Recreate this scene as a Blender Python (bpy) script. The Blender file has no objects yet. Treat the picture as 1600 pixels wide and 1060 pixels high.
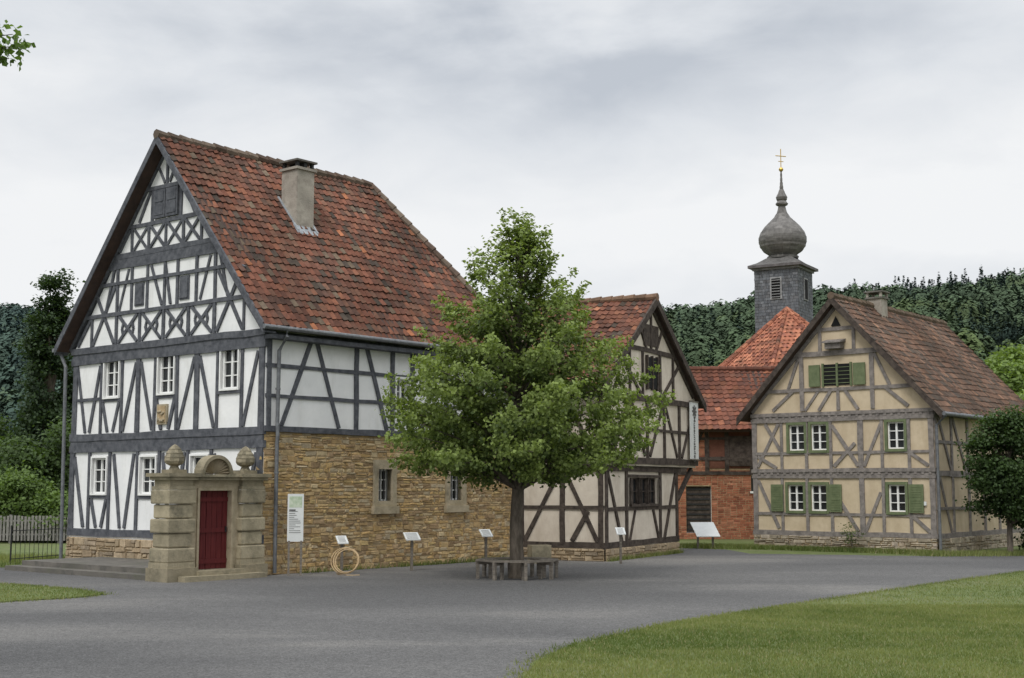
import bpy, math, random
import numpy as np
from mathutils import Vector, Matrix, noise
random.seed(7); rng=np.random.default_rng(11)
sc=bpy.context.scene
sc.view_settings.view_transform='Standard'; sc.view_settings.look='None'; sc.view_settings.exposure=0
R=random.uniform
# ------------------------------------------------------------------ materials
def mk(name,c1,c2=None,scale=3,detail=6,rough=.85,bump=.3,bscale=30,usecol=False,stain=None,stscale=.6,spec=.25,stretch=(1,1,1),contrast=(.35,.65),metal=0,bdist=.02,strange=(.5,.75),ststretch=(1,1,1)):
    m=bpy.data.materials.new(name); m.use_nodes=True; nt=m.node_tree; N=nt.nodes; L=nt.links
    b=N['Principled BSDF']; b.inputs['Roughness'].default_value=rough; b.inputs['Specular IOR Level'].default_value=spec
    b.inputs['Metallic'].default_value=metal
    tc=N.new('ShaderNodeTexCoord'); mp=N.new('ShaderNodeMapping'); mp.inputs['Scale'].default_value=stretch
    L.new(tc.outputs['Object'],mp.inputs[0])
    n=N.new('ShaderNodeTexNoise'); n.inputs['Scale'].default_value=scale; n.inputs['Detail'].default_value=detail; n.inputs['Roughness'].default_value=.65
    L.new(mp.outputs[0],n.inputs['Vector'])
    r=N.new('ShaderNodeValToRGB'); r.color_ramp.elements[0].position=contrast[0]; r.color_ramp.elements[1].position=contrast[1]
    r.color_ramp.elements[0].color=(*c1,1); r.color_ramp.elements[1].color=(*(c2 or c1),1)
    L.new(n.outputs['Fac'],r.inputs[0]); out=r.outputs[0]
    def mix(a,bv,fac,mode='MULTIPLY'):
        x=N.new('ShaderNodeMix'); x.data_type='RGBA'; x.blend_type=mode
        if isinstance(fac,float): x.inputs[0].default_value=fac
        else: L.new(fac,x.inputs[0])
        L.new(a,x.inputs[6])
        if isinstance(bv,tuple): x.inputs[7].default_value=(*bv,1)
        else: L.new(bv,x.inputs[7])
        return x.outputs[2]
    if usecol:
        a=N.new('ShaderNodeAttribute'); a.attribute_name='Col'; out=mix(out,a.outputs['Color'],1.0)
    if stain:
        mp2=N.new('ShaderNodeMapping'); mp2.inputs['Scale'].default_value=ststretch; L.new(tc.outputs['Object'],mp2.inputs[0])
        n2=N.new('ShaderNodeTexNoise'); n2.inputs['Scale'].default_value=stscale; n2.inputs['Detail'].default_value=8; n2.inputs['Roughness'].default_value=.7
        L.new(mp2.outputs[0],n2.inputs['Vector'])
        r2=N.new('ShaderNodeMapRange'); r2.inputs[1].default_value=strange[0]; r2.inputs[2].default_value=strange[1]; L.new(n2.outputs['Fac'],r2.inputs[0])
        out=mix(out,stain,r2.outputs[0],'MIX')
    L.new(out,b.inputs['Base Color'])
    if bump:
        n3=N.new('ShaderNodeTexNoise'); n3.inputs['Scale'].default_value=bscale; n3.inputs['Detail'].default_value=5
        L.new(mp.outputs[0],n3.inputs['Vector'])
        bp=N.new('ShaderNodeBump'); bp.inputs['Strength'].default_value=bump; bp.inputs['Distance'].default_value=bdist
        L.new(n3.outputs['Fac'],bp.inputs['Height']); L.new(bp.outputs[0],b.inputs['Normal'])
    return m
M={}
M['white']=mk('white_plaster',(.79,.795,.79),(.87,.87,.86),1.5,bump=.3,bscale=9,stain=(.60,.595,.56),stscale=1.6,strange=(.5,.9),ststretch=(1,1,.35))
M['cream']=mk('cream_plaster',(.60,.53,.44),(.70,.63,.53),2,bump=.35,bscale=9,stain=(.44,.37,.29),stscale=1.5,strange=(.48,.8),ststretch=(1,1,.4))
M['ochre']=mk('ochre_plaster',(.52,.425,.29),(.61,.505,.36),2,bump=.35,bscale=9,stain=(.42,.33,.22),stscale=1.5,strange=(.48,.8),ststretch=(1,1,.4))
M['tgrey']=mk('blue_grey_timber',(.06,.064,.075),(.13,.135,.15),6,stretch=(1,1,1),bump=.5,bscale=40,rough=.8)
M['tbrown']=mk('dark_brown_timber',(.035,.027,.023),(.10,.08,.066),6,bump=.5,bscale=40)
M['tweath']=mk('weathered_timber',(.15,.135,.125),(.28,.25,.23),6,bump=.5,bscale=40)
M['tile']=mk('roof_tile',(.75,.75,.75),(1.2,1.17,1.12),5,usecol=True,bump=.4,bscale=50,rough=.9,stain=(.085,.07,.052),stscale=1.3,strange=(.52,.8),spec=.15)
M['under']=mk('roof_underlay',(.05,.035,.03),(.08,.05,.04))
M['stone']=mk('sandstone_blocks',(.75,.75,.75),(1.2,1.2,1.2),8,usecol=True,bump=.6,bscale=18,rough=.95,bdist=.02,stain=(.30,.22,.13),stscale=.9,strange=(.5,.85))
M['mortar']=mk('mortar',(.34,.25,.145),(.47,.36,.22),8,bump=.5,bscale=30)
M['dress']=mk('dressed_sandstone',(.32,.27,.18),(.45,.38,.27),4,bump=.5,bscale=25,stain=(.12,.11,.08),stscale=1.3)
M['dressl']=mk('weathered_sandstone',(.25,.22,.15),(.38,.33,.23),3,usecol=True,bump=.6,bscale=25,stain=(.09,.085,.06),stscale=1.6)
M['reddoor']=mk('red_door_paint',(.085,.012,.014),(.125,.02,.02),4,rough=.55,bump=.15,bscale=30,stretch=(6,6,.6))
M['frame']=mk('white_window_frame',(.78,.78,.76),(.84,.84,.82),5,rough=.5,bump=.05)
M['green']=mk('green_shutter_paint',(.11,.14,.07),(.16,.19,.10),5,rough=.6,bump=.2)
M['metal']=mk('zinc_pipe',(.13,.135,.145),(.21,.22,.23),8,rough=.5,bump=.1,metal=.3)
M['lead']=mk('lead_flashing',(.22,.24,.26),(.36,.38,.40),8,rough=.5,bump=.2)
M['iron']=mk('dark_iron',(.02,.02,.02),(.035,.035,.035),8,rough=.6)
M['slate']=mk('slate_shingle',(.7,.7,.7),(1.2,1.2,1.2),4,usecol=True,bump=.4,bscale=20,rough=.7)
M['gold']=mk('gilded_metal',(.5,.33,.08),(.6,.4,.1),8,rough=.35,metal=.8)
M['chim']=mk('chimney_render',(.27,.24,.205),(.45,.41,.35),4,bump=.5,stain=(.13,.12,.10),stscale=2)
M['brick']=mk('red_brick',(.8,.8,.8),(1.15,1.15,1.15),6,usecol=True,bump=.4)
M['concrete']=mk('old_concrete',(.10,.095,.085),(.18,.165,.145),3,bump=.6,stain=(.06,.07,.04),stscale=1.5)
M['wood']=mk('grey_bench_wood',(.13,.115,.095),(.25,.22,.185),8,bump=.4,stretch=(1,1,3))
M['fence']=mk('bleached_fence_wood',(.17,.165,.155),(.30,.285,.265),8,bump=.4,stretch=(4,4,1))
M['panel']=mk('sign_panel_white',(.66,.68,.67),(.72,.74,.73),5,rough=.35,bump=0)
M['pgreen']=mk('sign_map_green',(.38,.48,.33),(.62,.67,.55),9,rough=.4,bump=0)
M['ink']=mk('sign_ink',(.10,.10,.10),rough=.5,bump=0)
M['hose']=mk('tan_hose',(.45,.32,.17),(.52,.38,.22),5,rough=.5,bump=0)
M['bark']=mk('bark',(.06,.05,.038),(.15,.125,.10),10,bump=1,bscale=25,stretch=(1,1,.3))
M['black']=mk('dark_interior',(.012,.012,.012),rough=.9,bump=0)
g=bpy.data.materials.new('window_glass'); g.use_nodes=True; b=g.node_tree.nodes['Principled BSDF']
b.inputs['Base Color'].default_value=(.02,.023,.025,1); b.inputs['Roughness'].default_value=.08; b.inputs['Specular IOR Level'].default_value=.5
nn=g.node_tree.nodes.new('ShaderNodeTexNoise'); nn.inputs['Scale'].default_value=3; bb=g.node_tree.nodes.new('ShaderNodeBump'); bb.inputs['Strength'].default_value=.08
tcc=g.node_tree.nodes.new('ShaderNodeTexCoord'); g.node_tree.links.new(tcc.outputs['Object'],nn.inputs['Vector'])
g.node_tree.links.new(nn.outputs['Fac'],bb.inputs['Height']); g.node_tree.links.new(bb.outputs[0],b.inputs['Normal']); M['glass']=g
def leafmat(name,trans=.35):
    m=bpy.data.materials.new(name); m.use_nodes=True; nt=m.node_tree; N=nt.nodes; L=nt.links
    b=N['Principled BSDF']; b.inputs['Roughness'].default_value=.55; b.inputs['Specular IOR Level'].default_value=.25
    a=N.new('ShaderNodeAttribute'); a.attribute_name='Col'; L.new(a.outputs['Color'],b.inputs['Base Color'])
    if trans:
        t=N.new('ShaderNodeBsdfTranslucent'); mx=N.new('ShaderNodeMixShader'); mx.inputs[0].default_value=trans
        h=N.new('ShaderNodeMix'); h.data_type='RGBA'; h.blend_type='MULTIPLY'; h.inputs[0].default_value=1; h.inputs[7].default_value=(1.3,1.35,.6,1)
        L.new(a.outputs['Color'],h.inputs[6]); L.new(h.outputs[2],t.inputs['Color'])
        L.new(b.outputs[0],mx.inputs[1]); L.new(t.outputs[0],mx.inputs[2]); L.new(mx.outputs[0],N['Material Output'].inputs[0])
    else: b.inputs['Roughness'].default_value=1; b.inputs['Specular IOR Level'].default_value=0
    return m
M['leaf']=leafmat('leaves'); M['leaf_far']=leafmat('forest_leaves',0); M['blade']=leafmat('grass_blades',.3)
# ------------------------------------------------------------------ mesh builder
class MB:
    def __init__(s): s.v=[];s.f=[];s.m=[];s.c=[]
    def poly(s,pts,mat,col=(1,1,1)):
        k=len(s.v); s.v+= [tuple(p) for p in pts]; s.f.append(tuple(range(k,k+len(pts)))); s.m.append(mat); s.c.append(col)
    def faces(s,pts,fs,mat,col=(1,1,1)):
        k=len(s.v); s.v+=[tuple(p) for p in pts]
        for f in fs: s.f.append(tuple(i+k for i in f)); s.m.append(mat); s.c.append(col)
    def hexa(s,p,mat,col=(1,1,1)):
        s.faces(p,[(0,3,2,1),(4,5,6,7),(0,1,5,4),(1,2,6,5),(2,3,7,6),(3,0,4,7)],mat,col)
    def box(s,F,u0,u1,n0,n1,z0,z1,mat,col=(1,1,1)):
        s.hexa([F(u0,n0,z0),F(u1,n0,z0),F(u1,n1,z0),F(u0,n1,z0),F(u0,n0,z1),F(u1,n0,z1),F(u1,n1,z1),F(u0,n1,z1)],mat,col)
    def beam(s,F,a,b,w,mat,n1=.035,n0=-.03,col=(1,1,1)):
        n1+=R(0,.014); n0-=R(0,.02)
        dx,dz=b[0]-a[0],b[1]-a[1]; L=math.hypot(dx,dz); px,pz=-dz/L*w/2,dx/L*w/2
        K=max(1,int(L/.7)); j=[(R(.82,1.14),R(.82,1.14)) for _ in range(K+1)]
        rows=[]
        for i in range(K+1):
            t=i/K; x=a[0]+dx*t; z=a[1]+dz*t; bw=R(-.1,.1) if 0<i<K else 0
            rows.append(((x-px*(j[i][0]+bw),z-pz*(j[i][0]+bw)),(x+px*(j[i][1]-bw),z+pz*(j[i][1]-bw))))
        for i in range(K):
            q=[rows[i][0],rows[i+1][0],rows[i+1][1],rows[i][1]]
            s.hexa([F(x,n0,z) for x,z in q]+[F(x,n1,z) for x,z in q],mat,col)
    def tube(s,pts,rads,mat,n=8,col=(1,1,1),caps=True):
        pts=[Vector(p) for p in pts]
        if not hasattr(rads,'__len__'): rads=[rads]*len(pts)
        k=len(s.v)
        for i,p in enumerate(pts):
            d=(pts[min(i+1,len(pts)-1)]-pts[max(i-1,0)]).normalized()
            a=d.cross(Vector((0,0,1)) if abs(d.z)<.9 else Vector((1,0,0))).normalized(); b=d.cross(a)
            for q in range(n):
                t=2*math.pi*q/n; s.v.append(tuple(p+(a*math.cos(t)+b*math.sin(t))*rads[i]))
        for i in range(len(pts)-1):
            for q in range(n):
                s.f.append((k+i*n+q,k+i*n+(q+1)%n,k+(i+1)*n+(q+1)%n,k+(i+1)*n+q)); s.m.append(mat); s.c.append(col)
        if caps:
            s.f.append(tuple(k+q for q in range(n))); s.m.append(mat); s.c.append(col)
            s.f.append(tuple(k+(len(pts)-1)*n+q for q in range(n))[::-1]); s.m.append(mat); s.c.append(col)
    def lathe(s,c,prof,mat,n=16,col=(1,1,1),rot=0,colf=None):
        k=len(s.v); c=Vector(c)
        for r,z in prof:
            for q in range(n):
                t=2*math.pi*q/n+rot; s.v.append((c.x+r*math.cos(t),c.y+r*math.sin(t),c.z+z))
        for i in range(len(prof)-1):
            for q in range(n):
                s.f.append((k+i*n+q,k+i*n+(q+1)%n,k+(i+1)*n+(q+1)%n,k+(i+1)*n+q)); s.m.append(mat); s.c.append(colf() if colf else col)
    def build(s,name,parent=None,smooth=False):
        me=bpy.data.meshes.new(name); me.from_pydata(s.v,[],s.f); used=[]
        for m in s.m:
            if m not in used: used.append(m)
        for m in used: me.materials.append(M[m])
        me.polygons.foreach_set('material_index',[used.index(m) for m in s.m])
        ca=me.color_attributes.new('Col','FLOAT_COLOR','CORNER'); arr=[]
        for f,c in zip(s.f,s.c): arr+= [c[0],c[1],c[2],1.0]*len(f)
        ca.data.foreach_set('color',arr)
        if smooth: me.polygons.foreach_set('use_smooth',[True]*len(s.f))
        me.update(); o=bpy.data.objects.new(name,me); sc.collection.objects.link(o)
        if parent: o.parent=parent; o.matrix_parent_inverse=Matrix.Translation(-Vector(parent.location))
        return o
def empty(name,loc):
    e=bpy.data.objects.new(name,None); e.location=loc; e.empty_display_size=.3; sc.collection.objects.link(e); return e
def frame(O,U,N):
    def F(u,n,z): return (O[0]+U[0]*u+N[0]*n, O[1]+U[1]*u+N[1]*n, z)
    return F
def np_mesh(name,V,nv,col,mat,parent=None):
    K=V.shape[0]; me=bpy.data.meshes.new(name); me.vertices.add(K*nv); me.vertices.foreach_set('co',V.astype(np.float32).ravel())
    me.loops.add(K*nv); me.loops.foreach_set('vertex_index',np.arange(K*nv,dtype=np.int32))
    me.polygons.add(K); me.polygons.foreach_set('loop_start',np.arange(0,K*nv,nv,dtype=np.int32))
    me.materials.append(M[mat]); me.update(calc_edges=True)
    ca=me.color_attributes.new('Col','FLOAT_COLOR','CORNER')
    c=np.ones((K,nv,4),np.float32); c[:,:,:3]=col[:,None,:]; ca.data.foreach_set('color',c.ravel())
    o=bpy.data.objects.new(name,me); sc.collection.objects.link(o)
    if parent: o.parent=parent; o.matrix_parent_inverse=Matrix.Translation(-Vector(parent.location))
    return o
# ------------------------------------------------------------------ building helpers
def wall(mb,F,u0,u1,z0,z1,holes,mat,n=0.0,depth=.14,rev=None):
    us=sorted({u0,u1}|{h[0] for h in holes}|{h[1] for h in holes}); zs=sorted({z0,z1}|{h[2] for h in holes}|{h[3] for h in holes})
    for i in range(len(us)-1):
        for j in range(len(zs)-1):
            cu=(us[i]+us[i+1])/2; cz=(zs[j]+zs[j+1])/2
            if not(u0<cu<u1 and z0<cz<z1): continue
            if any(h[0]<cu<h[1] and h[2]<cz<h[3] for h in holes): continue
            mb.poly([F(us[i],n,zs[j]),F(us[i+1],n,zs[j]),F(us[i+1],n,zs[j+1]),F(us[i],n,zs[j+1])],mat)
    for h in holes:
        a,b,c,d=h; r=rev or mat
        mb.poly([F(a,n,c),F(a,n-depth,c),F(a,n-depth,d),F(a,n,d)],r); mb.poly([F(b,n,c),F(b,n-depth,c),F(b,n-depth,d),F(b,n,d)],r)
        mb.poly([F(a,n,c),F(b,n,c),F(b,n-depth,c),F(a,n-depth,c)],r); mb.poly([F(a,n,d),F(b,n,d),F(b,n-depth,d),F(a,n-depth,d)],r)
def H(uc,zc,w,h): return (uc-w/2,uc+w/2,zc-h/2,zc+h/2)
def window(mb,F,uc,zc,w,h,nx=2,nz=3,fm='frame',case=None,cw=.07,n=0.0,casen=.03,bars=None):
    a,b,c,d=H(uc,zc,w,h); mb.poly([F(a,n-.1,c),F(b,n-.1,c),F(b,n-.1,d),F(a,n-.1,d)],'glass')
    t=.045; f0,f1=n-.096,n-.045
    mb.box(F,a,a+t,f0,f1,c,d,fm); mb.box(F,b-t,b,f0,f1,c,d,fm); mb.box(F,a+t,b-t,f0,f1-.002,c,c+t,fm); mb.box(F,a+t,b-t,f0,f1-.002,d-t,d,fm)
    for i in range(1,nx):
        u=a+(b-a)*i/nx; tt=.03 if (nx==2 or i*2==nx) else .013
        mb.box(F,u-tt,u+tt,f0+.001,f1-.004,c+t,d-t,fm)
    for j in range(1,nz):
        z=c+(d-c)*j/nz; tt=.013
        mb.box(F,a+t,b-t,f0+.002,f1-.012,z-tt,z+tt,fm)
    if case:
        n0,n1=n-.02,n+casen
        mb.box(F,a-cw,a,n0,n1,c-cw,d+cw,case); mb.box(F,b,b+cw,n0,n1,c-cw,d+cw,case)
        mb.box(F,a,b,n0,n1+.003,d,d+cw,case); mb.box(F,a,b,n0,n1+.02,c-cw,c,case)
def stones(mb,F,u0,u1,z0,z1,holes,hr,wr,pal,n=.0,prot=(.02,.05),mat='stone',gap=.012,bev=.012,jit=0.0,cvar=(.82,1.15)):
    z=z0
    while z<z1-.02:
        h=R(*hr)
        if z1-(z+h)<hr[0]*.6: h=z1-z
        segs=[(u0,u1)]
        for a,b,c,d in holes:
            if z<d-.01 and z+h>c+.01:
                ns=[]
                for p,q in segs:
                    if b<=p or a>=q: ns.append((p,q)); continue
                    if a>p: ns.append((p,a))
                    if b<q: ns.append((b,q))
                segs=ns
        for p,q in segs:
            u=p
            while u<q-.01:
                w=R(*wr)*(1 if R(0,1)<.75 else .5)
                if q-(u+w)<wr[0]*.6: w=q-u
                rows=[(z,z+h)]
                if jit and h>.11 and R(0,1)<.45: zm=z+h*R(.4,.6); rows=[(z,zm),(zm,z+h)]
                for za,zb in rows:
                    k=R(*cvar); c=random.choice(pal); c=tuple(x*k for x in c); g_=gap*R(.5,1.4)
                    a,b_,c0,d0=u+g_/2,u+w-g_/2,za+g_/2,zb-g_/2
                    J=lambda:R(-jit,jit)*min(h,.12)
                    cor=[(a+J(),c0+J()),(b_+J(),c0+J()),(b_+J(),d0+J()),(a+J(),d0+J())]
                    if z<=z0: cor[0]=(cor[0][0],c0); cor[1]=(cor[1][0],c0)
                    p1=n+R(*prot); bv=min(bev,w*.2,(zb-za)*.2); sg=[(1,1),(-1,1),(-1,-1),(1,-1)]
                    mb.faces([F(x,n-.01,y) for x,y in cor]+[F(x+bv*sx,p1+R(-.006,.006),y+bv*sy) for (x,y),(sx,sy) in zip(cor,sg)],
                         [(4,5,6,7),(0,1,5,4),(1,2,6,5),(2,3,7,6),(3,0,4,7)],mat,c)
                u+=w
        z+=h
def tiles(mb,O,U,V,poly,tw,th,pal,wts,mat='tile',lift=.05,flat=False,sag=.03,seed=0):
    O=Vector(O);U=Vector(U).normalized();V=Vector(V).normalized();Nn=U.cross(V)
    if Nn.z<0: Nn=-Nn
    vmax=max(p[1] for p in poly); v=-.03
    while v<vmax-.02:
        vm=min(max(v+th*.5,0.001),vmax-.001); xs=[]
        for i in range(len(poly)):
            a,b=poly[i],poly[(i+1)%len(poly)]
            if (a[1]-vm)*(b[1]-vm)<0: xs.append(a[0]+(b[0]-a[0])*(vm-a[1])/(b[1]-a[1]))
        if len(xs)>=2:
            x0,x1=min(xs),max(xs); u=x0
            while u<x1-.01:
                w=min(tw,x1-u)
                sg=sag*(math.sin(u*.9+seed)*math.sin(v*.8+seed*2)+.4*math.sin(u*2.3+v))
                c=random.choices(pal,wts)[0]; k=R(.78,1.2)
                pn=noise.noise(Vector((u*.45+seed*9,v*.45,seed))) ; k*=1+.5*pn
                c=tuple(x*k for x in c); dn=R(-.008,.012); sk=R(-.012,.012); lv=R(-.014,.014)
                if R(0,1)<.015: dn+=.03; lv-=.03
                top=min(v+th*1.12,vmax+.02)
                pr=[.0,-.012,.004,.028,.012]
                us=[u+w*t for t in (0.02,.3,.55,.8,1.0)]
                pts=[]
                for uu,pp in zip(us,pr): pts.append(O+U*(uu+sk)+V*(v+lv)+Nn*(lift+pp+dn+sg))
                for uu,pp in zip(us,pr): pts.append(O+U*uu+V*top+Nn*(lift-.03+pp+sg))
                for uu,pp in zip(us,pr): pts.append(O+U*(uu+sk)+V*(v+lv)+Nn*(lift-.024+pp+dn+sg))
                n=len(us); fs=[(i,i+1,n+i+1,n+i) for i in range(n-1)]+[(2*n+i,2*n+i+1,i+1,i) for i in range(n-1)]
                mb.faces(pts,fs,mat,c); u+=tw
        v+=th
def caps(mb,a,b,r,pal,mat='tile'):
    a=Vector(a);b=Vector(b);L=(b-a).length; n=max(1,int(L/.36)); d=(b-a)/n
    for i in range(n):
        p=a+d*i; q=a+d*(i+1.08); c=random.choice(pal); k=R(.7,1.1)
        mb.tube([p+Vector((0,0,R(-.01,.02))),q+Vector((0,0,-.01))],[r*1.08,r*.9],mat,8,tuple(x*k for x in c))
def slab(mb,pts,th,mat):
    pts=[Vector(p) for p in pts]; nn=(pts[1]-pts[0]).cross(pts[2]-pts[0]).normalized()
    if nn.z<0: nn=-nn
    low=[p-nn*th for p in pts]; n=len(pts)
    mb.faces(pts+low,[tuple(range(n)),tuple(range(2*n-1,n-1,-1))]+[(i,(i+1)%n,n+(i+1)%n,n+i) for i in range(n)],mat)
def roof(parent,O,dl,dg,s0,s1,t0,t1,tr,slope,zr,pal,wts,hip=None,tw=.19,th=.27,seed=1,cappal=None,thick=.12):
    P=lambda s,t,z:(O[0]+dl[0]*s+dg[0]*t,O[1]+dl[1]*s+dg[1]*t,z)
    z0=zr-slope*(tr-t0); z1=zr-slope*(t1-tr); sr=hip if hip is not None else s1
    mb=MB(); e=.004
    A=[P(s0,t0,z0),P(s1,t0,z0),P(sr,tr,zr),P(s0,tr,zr)]; B=[P(s0,t1,z1),P(s1,t1,z1),P(sr,tr,zr),P(s0,tr,zr)]
    slab(mb,A,thick,'under'); slab(mb,[B[1],B[0],B[3],B[2]],thick-e,'under')
    if hip is not None: slab(mb,[P(s1,t0,z0),P(s1,t1,z1),P(sr,tr,zr)],thick+e,'under')
    mb.build('roof_deck',parent)
    mb=MB(); cappal=cappal or pal
    k=math.hypot(1,slope)
    VA=Vector((dg[0],dg[1],slope)); tiles(mb,P(s0,t0,z0),(dl[0],dl[1],0),VA,[(0,0),(s1-s0,0),(sr-s0,k*(tr-t0)),(0,k*(tr-t0))],tw,th,pal,wts,seed=seed)
    VB=Vector((-dg[0],-dg[1],slope)); tiles(mb,P(s0,t1,z1),(dl[0],dl[1],0),VB,[(0,0),(s1-s0,0),(sr-s0,k*(t1-tr)),(0,k*(t1-tr))],tw,th,pal,wts,seed=seed+1)
    if hip is not None:
        w=t1-t0; hv=zr-z0; rn=s1-sr; Ls=math.hypot(hv,rn)
        tiles(mb,P(s1,t0,z0),(dg[0],dg[1],0),(-dl[0]*rn,-dl[1]*rn,hv),[(0,0),(w,0),(tr-t0,Ls)],tw,th,pal,wts,seed=seed+2)
        caps(mb,P(s1,t0,z0+.06),P(sr,tr,zr+.06),.11,cappal); caps(mb,P(s1,t1,z1+.06),P(sr,tr,zr+.06),.11,cappal)
    caps(mb,P(s0-.02,tr,zr+.06),P(sr,tr,zr+.06),.12,cappal)
    mb.build('roof_tiles',parent)
    return P,z0,z1
def ctube(mb,pts,r,mat='metal',n=10): mb.tube(pts,r,mat,n)
# ================================================================== WHITE HOUSE (house 1)
A=(-5.91,32.1); dL=(.638,.770); dG=(-.770,.638)
nL=(.770,-.638); nG=(-.638,-.770)
h1=empty('half_timbered_stone_house',(A[0],A[1],0))
redpal=[(.17,.074,.051),(.14,.066,.048),(.105,.06,.047),(.205,.09,.058),(.36,.15,.08),(.075,.06,.05),(.15,.115,.085),(.16,.085,.06)]
redw=[28,26,20,12,1.6,9,7,16]
P1,_,_=roof(h1,A,dL,dG,-.4,9.75,-.35,8.5,4.075,1.2,11.2,redpal,redw,hip=7.4,seed=1,cappal=[(.19,.15,.12),(.14,.10,.08)])
FG=frame(A,dG,nG); FL=frame(A,dL,nL)
WG=8.15
mb=MB()
upw=[(6.31,4.98),(3.89,4.98),(1.32,4.98)]; gw=[(6.75,2.38),(4.56,2.38),(2.43,2.38)]
wall(mb,FG,0,WG,.72,5.85,[H(u,z,.66,1.0) for u,z in upw]+[H(u,z,.66,.95) for u,z in gw],'white')
mb.poly([FG(0,0,5.85),FG(WG,0,5.85),FG(WG/2+.0,0,11.0)],'white')
lw=[(4.67,4.6)]; sw=[(4.04,2.13),(6.8,2.13)]
wall(mb,FL,0,9.3,3.42,5.9,[H(u,z,.46,.66) for u,z in lw],'white')
SH=[H(u,z,.5,.82) for u,z in sw]
wall(mb,FL,0,9.3,0,3.42,SH,'mortar',n=-.0,depth=.25,rev='dress')
Fb=frame((A[0]+dL[0]*9.3,A[1]+dL[1]*9.3),dG,dL); wall(mb,Fb,0,WG,0,5.9,[],'white')
Fk=frame((A[0]+dG[0]*WG,A[1]+dG[1]*WG),dL,dG); wall(mb,Fk,0,9.3,0,5.9,[],'white')
wall(mb,FG,0,WG,0,.72,[],'mortar',n=.04)
mb.poly([FG(0,.04,.72),FG(WG,.04,.72),FG(WG,-.02,.72),FG(0,-.02,.72)],'mortar')
mb.build('walls',h1)
mb=MB()
spal=[(.47,.325,.16),(.50,.365,.195),(.41,.28,.135),(.52,.41,.245),(.39,.275,.16),(.48,.325,.145),(.29,.20,.11),(.44,.36,.24),(.48,.345,.175),(.49,.36,.17)]
SHS=[H(u,z,.84,1.3) for u,z in sw]
stones(mb,FL,0,9.3,0,3.4,SHS,(.05,.17),(.09,.38),spal,n=.005,prot=(.002,.024),gap=.014,bev=.014,jit=.2)
ppal=[(.38,.30,.2),(.30,.24,.17),(.43,.34,.23),(.34,.26,.17)]
stones(mb,FG,0,WG,0,.72,[],(.1,.22),(.15,.5),ppal,n=.05,jit=.14,gap=.018)
stones(mb,FG,0,.22,.72,3.3,[],(.2,.3),(.22,.23),spal,n=.0,prot=(.04,.055))
mb.build('stonework',h1)
mb=MB()
for (u,z) in sw:
    a,b,c,d=H(u,z,.5,.82); o=H(u,z,.84,1.3)
    mb.box(FL,o[0],a,-.2,.055,o[2],o[3],'dress'); mb.box(FL,b,o[1],-.2,.056,o[2],o[3],'dress')
    mb.box(FL,a,b,-.2,.052,d,o[3],'dress'); mb.box(FL,a-.22,b+.22,-.2,.11,o[2]-.09,c-.14,'dress'); mb.box(FL,a,b,-.2,.05,c-.139,c,'dress')
    window(mb,FL,u,z,.5,.82,2,3,n=-.08)
    for k in range(1,4): mb.box(FL,a+(b-a)*k/4-.009,a+(b-a)*k/4+.009,-.03,-.012,c,d,'iron')
for u,z in lw: window(mb,FL,u,z,.46,.66,2,2,case='frame',cw=.06,casen=.05)
for u,z in upw: window(mb,FG,u,z,.66,1.0,2,3,case='frame',cw=.045,casen=.055)
for u,z in gw: window(mb,FG,u,z,.66,.95,2,3,case='frame',cw=.045,casen=.055)
mb.build('windows',h1)
mb=MB(); T='tgrey'
def B(a,b,w=.16,F=FG,m=T,n1=.035): mb.beam(F,a,b,w*.86,m,n1)
B((-.03,.86),(WG+.03,.86),.24)
B((-.03,3.10),(WG+.03,3.10),.22,n1=.05); B((-.03,3.42),(WG+.03,3.42),.22,n1=.07); mb.box(FG,0,WG,-.02,.048,3.18,3.34,'tgrey')
B((-.05,5.52),(WG+.05,5.52),.22,n1=.06); B((-.05,5.80),(WG+.05,5.80),.2,n1=.085); mb.box(FG,0,WG,-.02,.058,5.6,5.73,'tgrey')
for u in (.11,WG-.11): B((u,.9),(u,3.1),.24); B((u,3.5),(u,5.5),.24)
for u in (7.22,6.28,5.03,4.09,2.9,1.96): B((u,.95),(u,3.05),.125)
for u,z in gw: B((u-.45,1.82),(u+.45,1.82),.11)
for a,b in [((7.95,2.9),(7.45,1.0)),((6.1,2.95),(5.75,1.0)),((5.2,2.95),(5.55,1.0)),((3.95,2.95),(3.6,1.0)),((3.05,2.95),(3.35,1.0)),((1.85,2.9),(1.4,1)),((.25,2.9),(.75,1)),((7.1,1.75),(6.85,1.0)),((6.4,1.75),(6.6,1.0))]: B(a,b,.125)
for u in (5.1,2.62): B((u,3.5),(u,5.45),.2)
for u in (6.78,5.84,4.36,3.42,1.79,.85): B((u,3.5),(u,5.45),.115)
for u,z in upw: B((u-.46,4.4),(u+.46,4.4),.1)
for a,b in [((7.95,5.35),(7.5,3.55)),((5.2,5.35),(5.75,3.55)),((5.0,5.35),(4.45,3.55)),((2.72,5.35),(3.35,3.55)),((2.52,5.35),(1.9,3.55)),((.25,5.35),(.78,3.55)),((6.85,5.35),(7.3,3.55)),((6.7,4.35),(6.45,3.55)),((5.95,4.35),(6.2,3.55)),((4.28,4.35),(4.05,3.55)),((3.5,4.35),(3.75,3.55))]: B(a,b,.115)
B((7.9,4.45),(6.8,4.45),.1)
c=WG/2
hw=lambda z:(11.2-z)/1.2-.14
for z,w in ((6.72,.12),(7.55,.11),(8.0,.16),(8.28,.16),(9.03,.12),(9.95,.12)): B((c-hw(z),z),(c+hw(z),z),w,n1=.045)
mb.box(FG,c-hw(8.14),c+hw(8.14),-.02,.046,8.06,8.22,'tgrey')
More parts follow.
